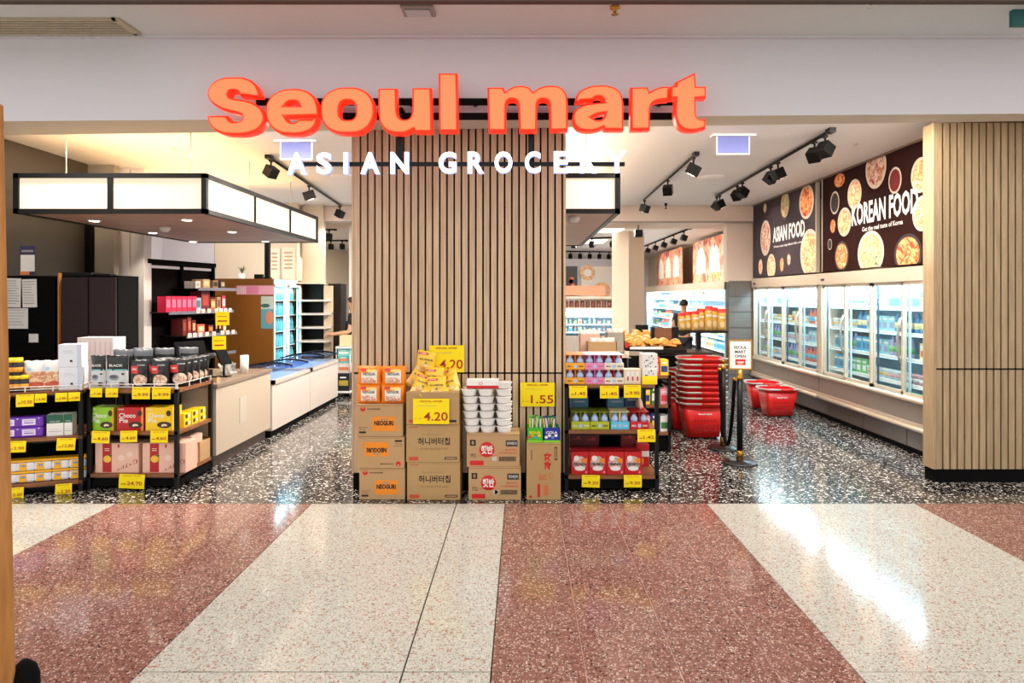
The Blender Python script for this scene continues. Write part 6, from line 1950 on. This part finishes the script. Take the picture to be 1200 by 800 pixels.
# shelf of tall snack bags beyond
t = thing('wall_bracket_shelf', 'black shelf arm carrying tall golden snack bags', 'shelf', (2.3, 9.3, 0))
MB().box(1.95, 2.92, 9.2, 9.5, 1.19, 1.215, BLACK).build('board', t, world=True)
MB().box(2.0, 2.06, 9.28, 9.36, .951, 1.189, BLACK).box(2.5, 2.56, 9.28, 9.36, .951, 1.189, BLACK).build('bracket', t, world=True)
tb = pouch('tall_snack_bag', .13, .34, .06, [(0, M('snack_tan', (206, 164, 96), .35)), (.35, M('snack_gold', (226, 176, 70), .35)), (.8, PRED)], [('d', 0, .3, .3, .14, PASTL), ('r', 0, .62, .36, .04, WHITE)], seed=31, label='x', cat='bag', group='tall golden snack bags on the black shelf', pinch=.5)
for i in range(7):
    x = wx(796 + i * 7.8, 9.3) + .04; lab = 'tall golden snack bag on the black shelf, %s from the bakery side' % ORD[i]
    sc_ = [.75, .8, .85, .95, 1.05, 1.0, .92][i]
    if i == 0: tb.location = (x, 9.32, 1.216); tb['label'] = lab; tb.scale = (.9, 1, sc_)
    else:
        o = put_copy(tb, (x, 9.30 + .05 * (i % 2), 1.216), .1 * (i % 3 - 1), lab); o.scale = (.9, 1, sc_)
# cardboard produce crates with clear bags, left of the bakery
t = thing('produce_table', 'low pale table of open crates behind the drink packs', 'table', (1.15, 8.2, 0))
MB().box(.72, 1.30, 7.9, 8.5, .96, .99, M('table_pale', (210, 190, 170), .5)).build('table_top', t, world=True)
MB().box(.74, 1.28, 7.92, 8.48, 0, .959, MATBLACK).build('body', t, world=True)
for i, (x, y, w, h, mt, lab) in enumerate(((.98, 8.0, .36, .16, CARD, 'open kraft crate nearest on the pale table'), (.86, 8.26, .26, .24, M('crate_rose', (222, 180, 160), .6), 'rosy carton behind the kraft crate'), (1.18, 8.24, .22, .26, M('crate_grey', (160, 150, 136), .6), 'grey crate of clear bags on the pale table'))):
    o = MB().box(-w / 2, w / 2, 0, .008, 0, h, mt).box(-w / 2, w / 2, .19, .198, 0, h, mt).box(-w / 2, -w / 2 + .008, 0, .198, 0, h, mt).box(w / 2 - .008, w / 2, 0, .198, 0, h, mt).box(-w / 2, w / 2, 0, .198, 0, .006, mt).build('crate')
    o.location = (x, y - .05, .991); tag(o, lab, 'crate')
    for k in range(4):
        q = pouch('clear_bag', .11, .16, .06, [(0, M('bag_tan', (220, 170, 120), .3)), (.6, M('bag_clear', (226, 214, 206), .2))], seed=50 + k + i * 5, label='small clear bag of snacks standing in the %s' % ('kraft crate', 'rosy carton', 'grey crate')[i], cat='bag', group='clear bags in the %s' % ('kraft crate', 'rosy carton', 'grey crate')[i])
        q.location = (x - w / 2 + .06 + k * (w - .12) / 3, y + .05, .991 + h - .11); q.rotation_euler = (rnd.uniform(-.2, .2), rnd.uniform(-.2, .2), rnd.uniform(-.4, .4))
# side shelf unit beyond the drink shelves
G4 = gondola('second black shelf unit of bright packs just behind the drink shelves', (1.30, 7.1, 0), 0, .33, .6, (.84, .52, .22), (0, .33))
pkc = [(230, 226, 220), (214, 60, 60), (246, 200, 50), (60, 120, 60), (236, 150, 170), (40, 60, 120)]
n = 0
for li, z in enumerate((.8405, .5205, .2205)):
    for k in range(3):
        c1 = pkc[(k + li * 2) % 6]; c2 = pkc[(k + li * 2 + 3) % 6]
        boxpack('snack_box', .09, .16, .17 + .03 * (k % 2), M('sn%d' % ((k + li * 2) % 6), c1, .45), decals=[('r', -.4, .4, .2, .6, M('sn%d' % ((k + li * 2 + 3) % 6), c2, .45)), ('r', -.3, .3, .75, .85, WHITE)], loc=(1.365 + k * .1, 7.14, z), label='bright snack box on the %s board of the second unit, %s from the pillar' % (('top', 'middle', 'bottom')[li], ORD[k]), group='snack boxes on the second shelf unit')

# ================================================================ PEOPLE
SKIN = M('skin', (196, 140, 108), .55); HAIR = M('hair_black', (20, 16, 16), .5); CLOTH = M('cloth_black', (22, 22, 26), .8); TROUS = M('cloth_dark', (34, 34, 40), .8)
def skinned(name, verts, edges, radii, mat, parent, sub=2, root=0):
    me = bpy.data.meshes.new(name)
    me.from_pydata(verts, edges, [])
    o = bpy.data.objects.new(name, me)
    C.objects.link(o)
    sk = o.modifiers.new('skin', 'SKIN')
    sk.use_smooth_shade = True
    for v, r in zip(me.skin_vertices[0].data, radii):
        v.radius = r if isinstance(r, tuple) else (r, r)
        v.use_root = False
    me.skin_vertices[0].data[root].use_root = True
    ss = o.modifiers.new('smooth', 'SUBSURF'); ss.levels = sub; ss.render_levels = sub
    bpy.context.view_layer.update()
    nm = bpy.data.meshes.new_from_object(o.evaluated_get(bpy.context.evaluated_depsgraph_get()))
    bpy.data.objects.remove(o); bpy.data.meshes.remove(me)
    nm.name = name
    nm.materials.clear(); nm.materials.append(mat)
    for p in nm.polygons: p.use_smooth = True; p.material_index = 0
    q = bpy.data.objects.new(name, nm); C.objects.link(q); q.parent = parent
    return q
def person(label, loc, rz, arm=1.0, apron=True, shirt=None, s=1.0):
    """faces local -Y"""
    t = thing('person', label, 'person', loc, rz)
    V = []; E_ = []; Rr = []
    def v(x, y, z, r, p=None):
        V.append((x * s, y * s, z * s)); Rr.append(r * s if not isinstance(r, tuple) else (r[0] * s, r[1] * s))
        if p is not None: E_.append((p, len(V) - 1))
        return len(V) - 1
    pel = v(0, 0, .94, (.13, .10)); w = v(0, 0, 1.06, (.125, .095), pel); ch = v(0, .0, 1.27, (.15, .105), w); nb = v(0, .005, 1.40, (.075, .07), ch); nk = v(0, -.005, 1.47, .052, nb)
    jw = v(0, -.025, 1.535, (.062, .07), nk); hd = v(0, -.015, 1.60, (.078, .092), jw); tp = v(0, .0, 1.665, (.068, .08), hd)
    no = v(0, -.115, 1.575, .010, hd)
    for sd in (-1, 1):
        sh = v(sd * .165, .0, 1.37, .055, ch)
        if sd * arm > 0 or arm == 2:
            el = v(sd * .20, -.06, 1.10, .041, sh); wr = v(sd * .17, -.30, 1.06, .027, el); pm = v(sd * .165, -.37, 1.06, (.030, .018), wr)
            dx, dy, dz = 0, -1, 0
        else:
            el = v(sd * .21, .02, 1.10, .041, sh); wr = v(sd * .21, -.03, .86, .027, el); pm = v(sd * .21, -.04, .79, (.018, .032), wr)
            dx, dy, dz = 0, -.1, -1
        for f, (off, ln) in enumerate(((-.024, .068), (-.008, .078), (.008, .074), (.024, .06))):
            if dy < -.5:
                a = v(sd * .165 + off, -.405, 1.058, .0085, pm); b_ = v(sd * .165 + off, -.405 - ln * .55, 1.05, .008, a); v(sd * .165 + off, -.405 - ln * .8, 1.02, .007, b_)
            else:
                a = v(sd * .21, -.04 + off, .752, .0085, pm); b_ = v(sd * .205, -.04 + off, .752 - ln * .5, .008, a); v(sd * .19, -.045 + off, .752 - ln * .85, .007, b_)
        if dy < -.5:
            a = v(sd * .125, -.37, 1.06, .0095, pm); v(sd * .115, -.41, 1.045, .0085, a)
        else:
            a = v(sd * .20, -.085, .80, .0095, pm); v(sd * .19, -.10, .765, .0085, a)
        hp = v(sd * .085, 0, .88, (.085, .09), pel); kn = v(sd * .09, -.01, .50, .058, hp); an = v(sd * .095, .02, .10, .038, kn); v(sd * .10, -.10, .035, (.04, .03), an)
    skinned('body', V, E_, Rr, SKIN, t)
    # clothes
    sm = shirt or CLOTH
    V2 = [(0, 0, .92), (0, 0, 1.06), (0, 0, 1.27), (0, .004, 1.405)]; E2 = [(0, 1), (1, 2), (2, 3)]; R2 = [(.15, .122), (.145, .115), (.17, .125), (.09, .085)]
    for sd in (-1, 1):
        n = len(V2); V2.append((sd * .17, .0, 1.372)); E2.append((2, n)); R2.append(.074)
        V2.append((sd * .195, -.02, 1.20)); E2.append((n, n + 1)); R2.append(.058)
    skinned('shirt', [(x * s, y * s, z * s) for x, y, z in V2], E2, [tuple(q * s for q in r) if isinstance(r, tuple) else r * s for r in R2], sm, t)
    V3 = [(0, 0, .95)]; E3 = []; R3 = [(.145, .115)]
    for sd in (-1, 1):
        n = len(V3); V3 += [(sd * .088, 0, .87), (sd * .092, -.01, .50), (sd * .097, .02, .09)]; E3 += [(0, n), (n, n + 1), (n + 1, n + 2)]; R3 += [(.10, .105), .078, .06]
    skinned('trousers', [(x * s, y * s, z * s) for x, y, z in V3], E3, [tuple(q * s for q in r) if isinstance(r, tuple) else r * s for r in R3], TROUS, t)
    if apron:
        m = MB(); vs = []; fs = []; nu, nv = 8, 8
        for j in range(nv + 1):
            z = 1.28 - .72 * j / nv
            for i in range(nu + 1):
                a = (i / nu - .5) * 2 * (.75 if j < 2 else 1.15)
                rx, ry = (.178, .14) if j < 3 else (.172 + .004 * j, .145 + .006 * j)
                vs.append((rx * math.sin(a) * s, -ry * math.cos(a) * s - .002, z * s))
        for j in range(nv):
            for i in range(nu):
                a = j * (nu + 1) + i; fs.append((a, a + nu + 1, a + nu + 2, a + 1))
        N = len(vs)
        vs += [(x * .97, y * .97, z) for x, y, z in vs]
        fs += [tuple(N + q for q in f[::-1]) for f in fs]
        m.add(vs, fs, CLOTH, smooth=True); m.build('apron', t)
    for sd in (-1, 1):
        MB().box((sd * .1 - .045) * s, (sd * .1 + .045) * s, -.17 * s, .07 * s, 0, .075 * s, M('shoe_black', (18, 18, 18), .4)).build('shoe', t, bevel=.02)
    # hair as a cap over the skull, eyes, brows, mouth, ears
    vs = []; fs = []; n, k_ = 18, 8
    for j in range(k_ + 1):
        th_ = R(8 + j * 14)
        for i in range(n):
            a = 2 * math.pi * i / n
            front = max(0, -math.sin(a))
            z = 1.625 + .088 * math.cos(th_ * (1 - .42 * front))
            rad = math.sin(th_ * (1 - .42 * front))
            vs.append((.089 * rad * math.cos(a) * s, (-.005 + .106 * rad * math.sin(a)) * s, z * s))
    for j in range(k_):
        for i in range(n):
            fs.append((j * n + i, (j + 1) * n + i, (j + 1) * n + (i + 1) % n, j * n + (i + 1) % n))
    fs.append(tuple(range(n)))
    MB().add(vs, fs, HAIR, smooth=True).build('hair', t)
    for sd in (-1, 1):
        MB().lathe([(0, -.006), (.008, -.003), (.009, 0), (.006, .005), (0, .006)], M('eye_dark', (24, 18, 16), .2), 10, (sd * .032 * s, -.098 * s, 1.600 * s)).build('eye', t)
        MB().box((sd * .032 - .016) * s, (sd * .032 + .016) * s, -.104 * s, -.094 * s, 1.617 * s, 1.622 * s, HAIR).build('eyebrow', t)
        MB().lathe([(0, -.03), (.010, -.015), (.014, .0), (.012, .018), (0, .03)], SKIN, 10, (sd * .083 * s, .0, 1.59 * s)).build('ear', t)
    MB().box(-.022 * s, .022 * s, -.100 * s, -.092 * s, 1.533 * s, 1.541 * s, M('lips', (160, 84, 76), .5)).build('mouth', t, bevel=.003)
    return t
person('person in black shirt and apron working beside the chest freezer, half hidden by the pillar', (wx(414, 11.35), 11.35, 0), R(-78), arm=2, apron=True, s=1.0)
person('dark-haired person seen from behind beyond the tall snack bags', (wx(801, 12.9), 12.9, 0), R(150), arm=-1, apron=False, s=.97)
# stock in front of the worker
o = boxpack('stock_box', .20, .2, .18, M('stock_cream', (222, 196, 150), .6), loc=(wx(405, 11.0), 10.99, .87), label='cream carton at the top of the stock beside the worker')
t = thing('stock_trolley', 'small trolley stacked with stock beside the worker', 'trolley', (wx(405, 11.1), 11.15, 0))
MB().box(-.13, .12, -.2, .2, .83, .865, M('trolley_white', (226, 226, 224), .4)).box(-.13, .12, -.2, .2, .08, .11, WHITE).build('tray', t)
for x in (-.12, .11):
    for y in (-.19, .19):
        MB().cyl((x, y, .03), (x, y, .83), .008, CHROME, 6).build('upright', t)
        MB().cyl((x - .01, y, .025), (x + .01, y, .025), .024, BLACK, 10).build('wheel', t)
for i, (z, h, c1, c2, lab) in enumerate(((.111, .30, (26, 28, 40), (190, 160, 60), 'dark carton at the bottom of the stock trolley'), (.412, .17, (214, 200, 190), (220, 120, 80), 'pale carton with orange print on the stock trolley'), (.583, .12, (90, 176, 176), (230, 120, 60), 'teal and orange carton on the stock trolley'), (.704, .12, (120, 200, 190), (240, 236, 220), 'pale teal carton topmost inside the stock trolley'))):
    boxpack('stock_carton', .2, .34, h, M('st%d' % i, c1, .5), decals=[('r', -.4, .4, .3, .6, M('stb%d' % i, c2, .5)), ('r', -.3, .2, .72, .8, WHITE)], loc=(wx(405, 11.1), 10.98, z), label=lab)
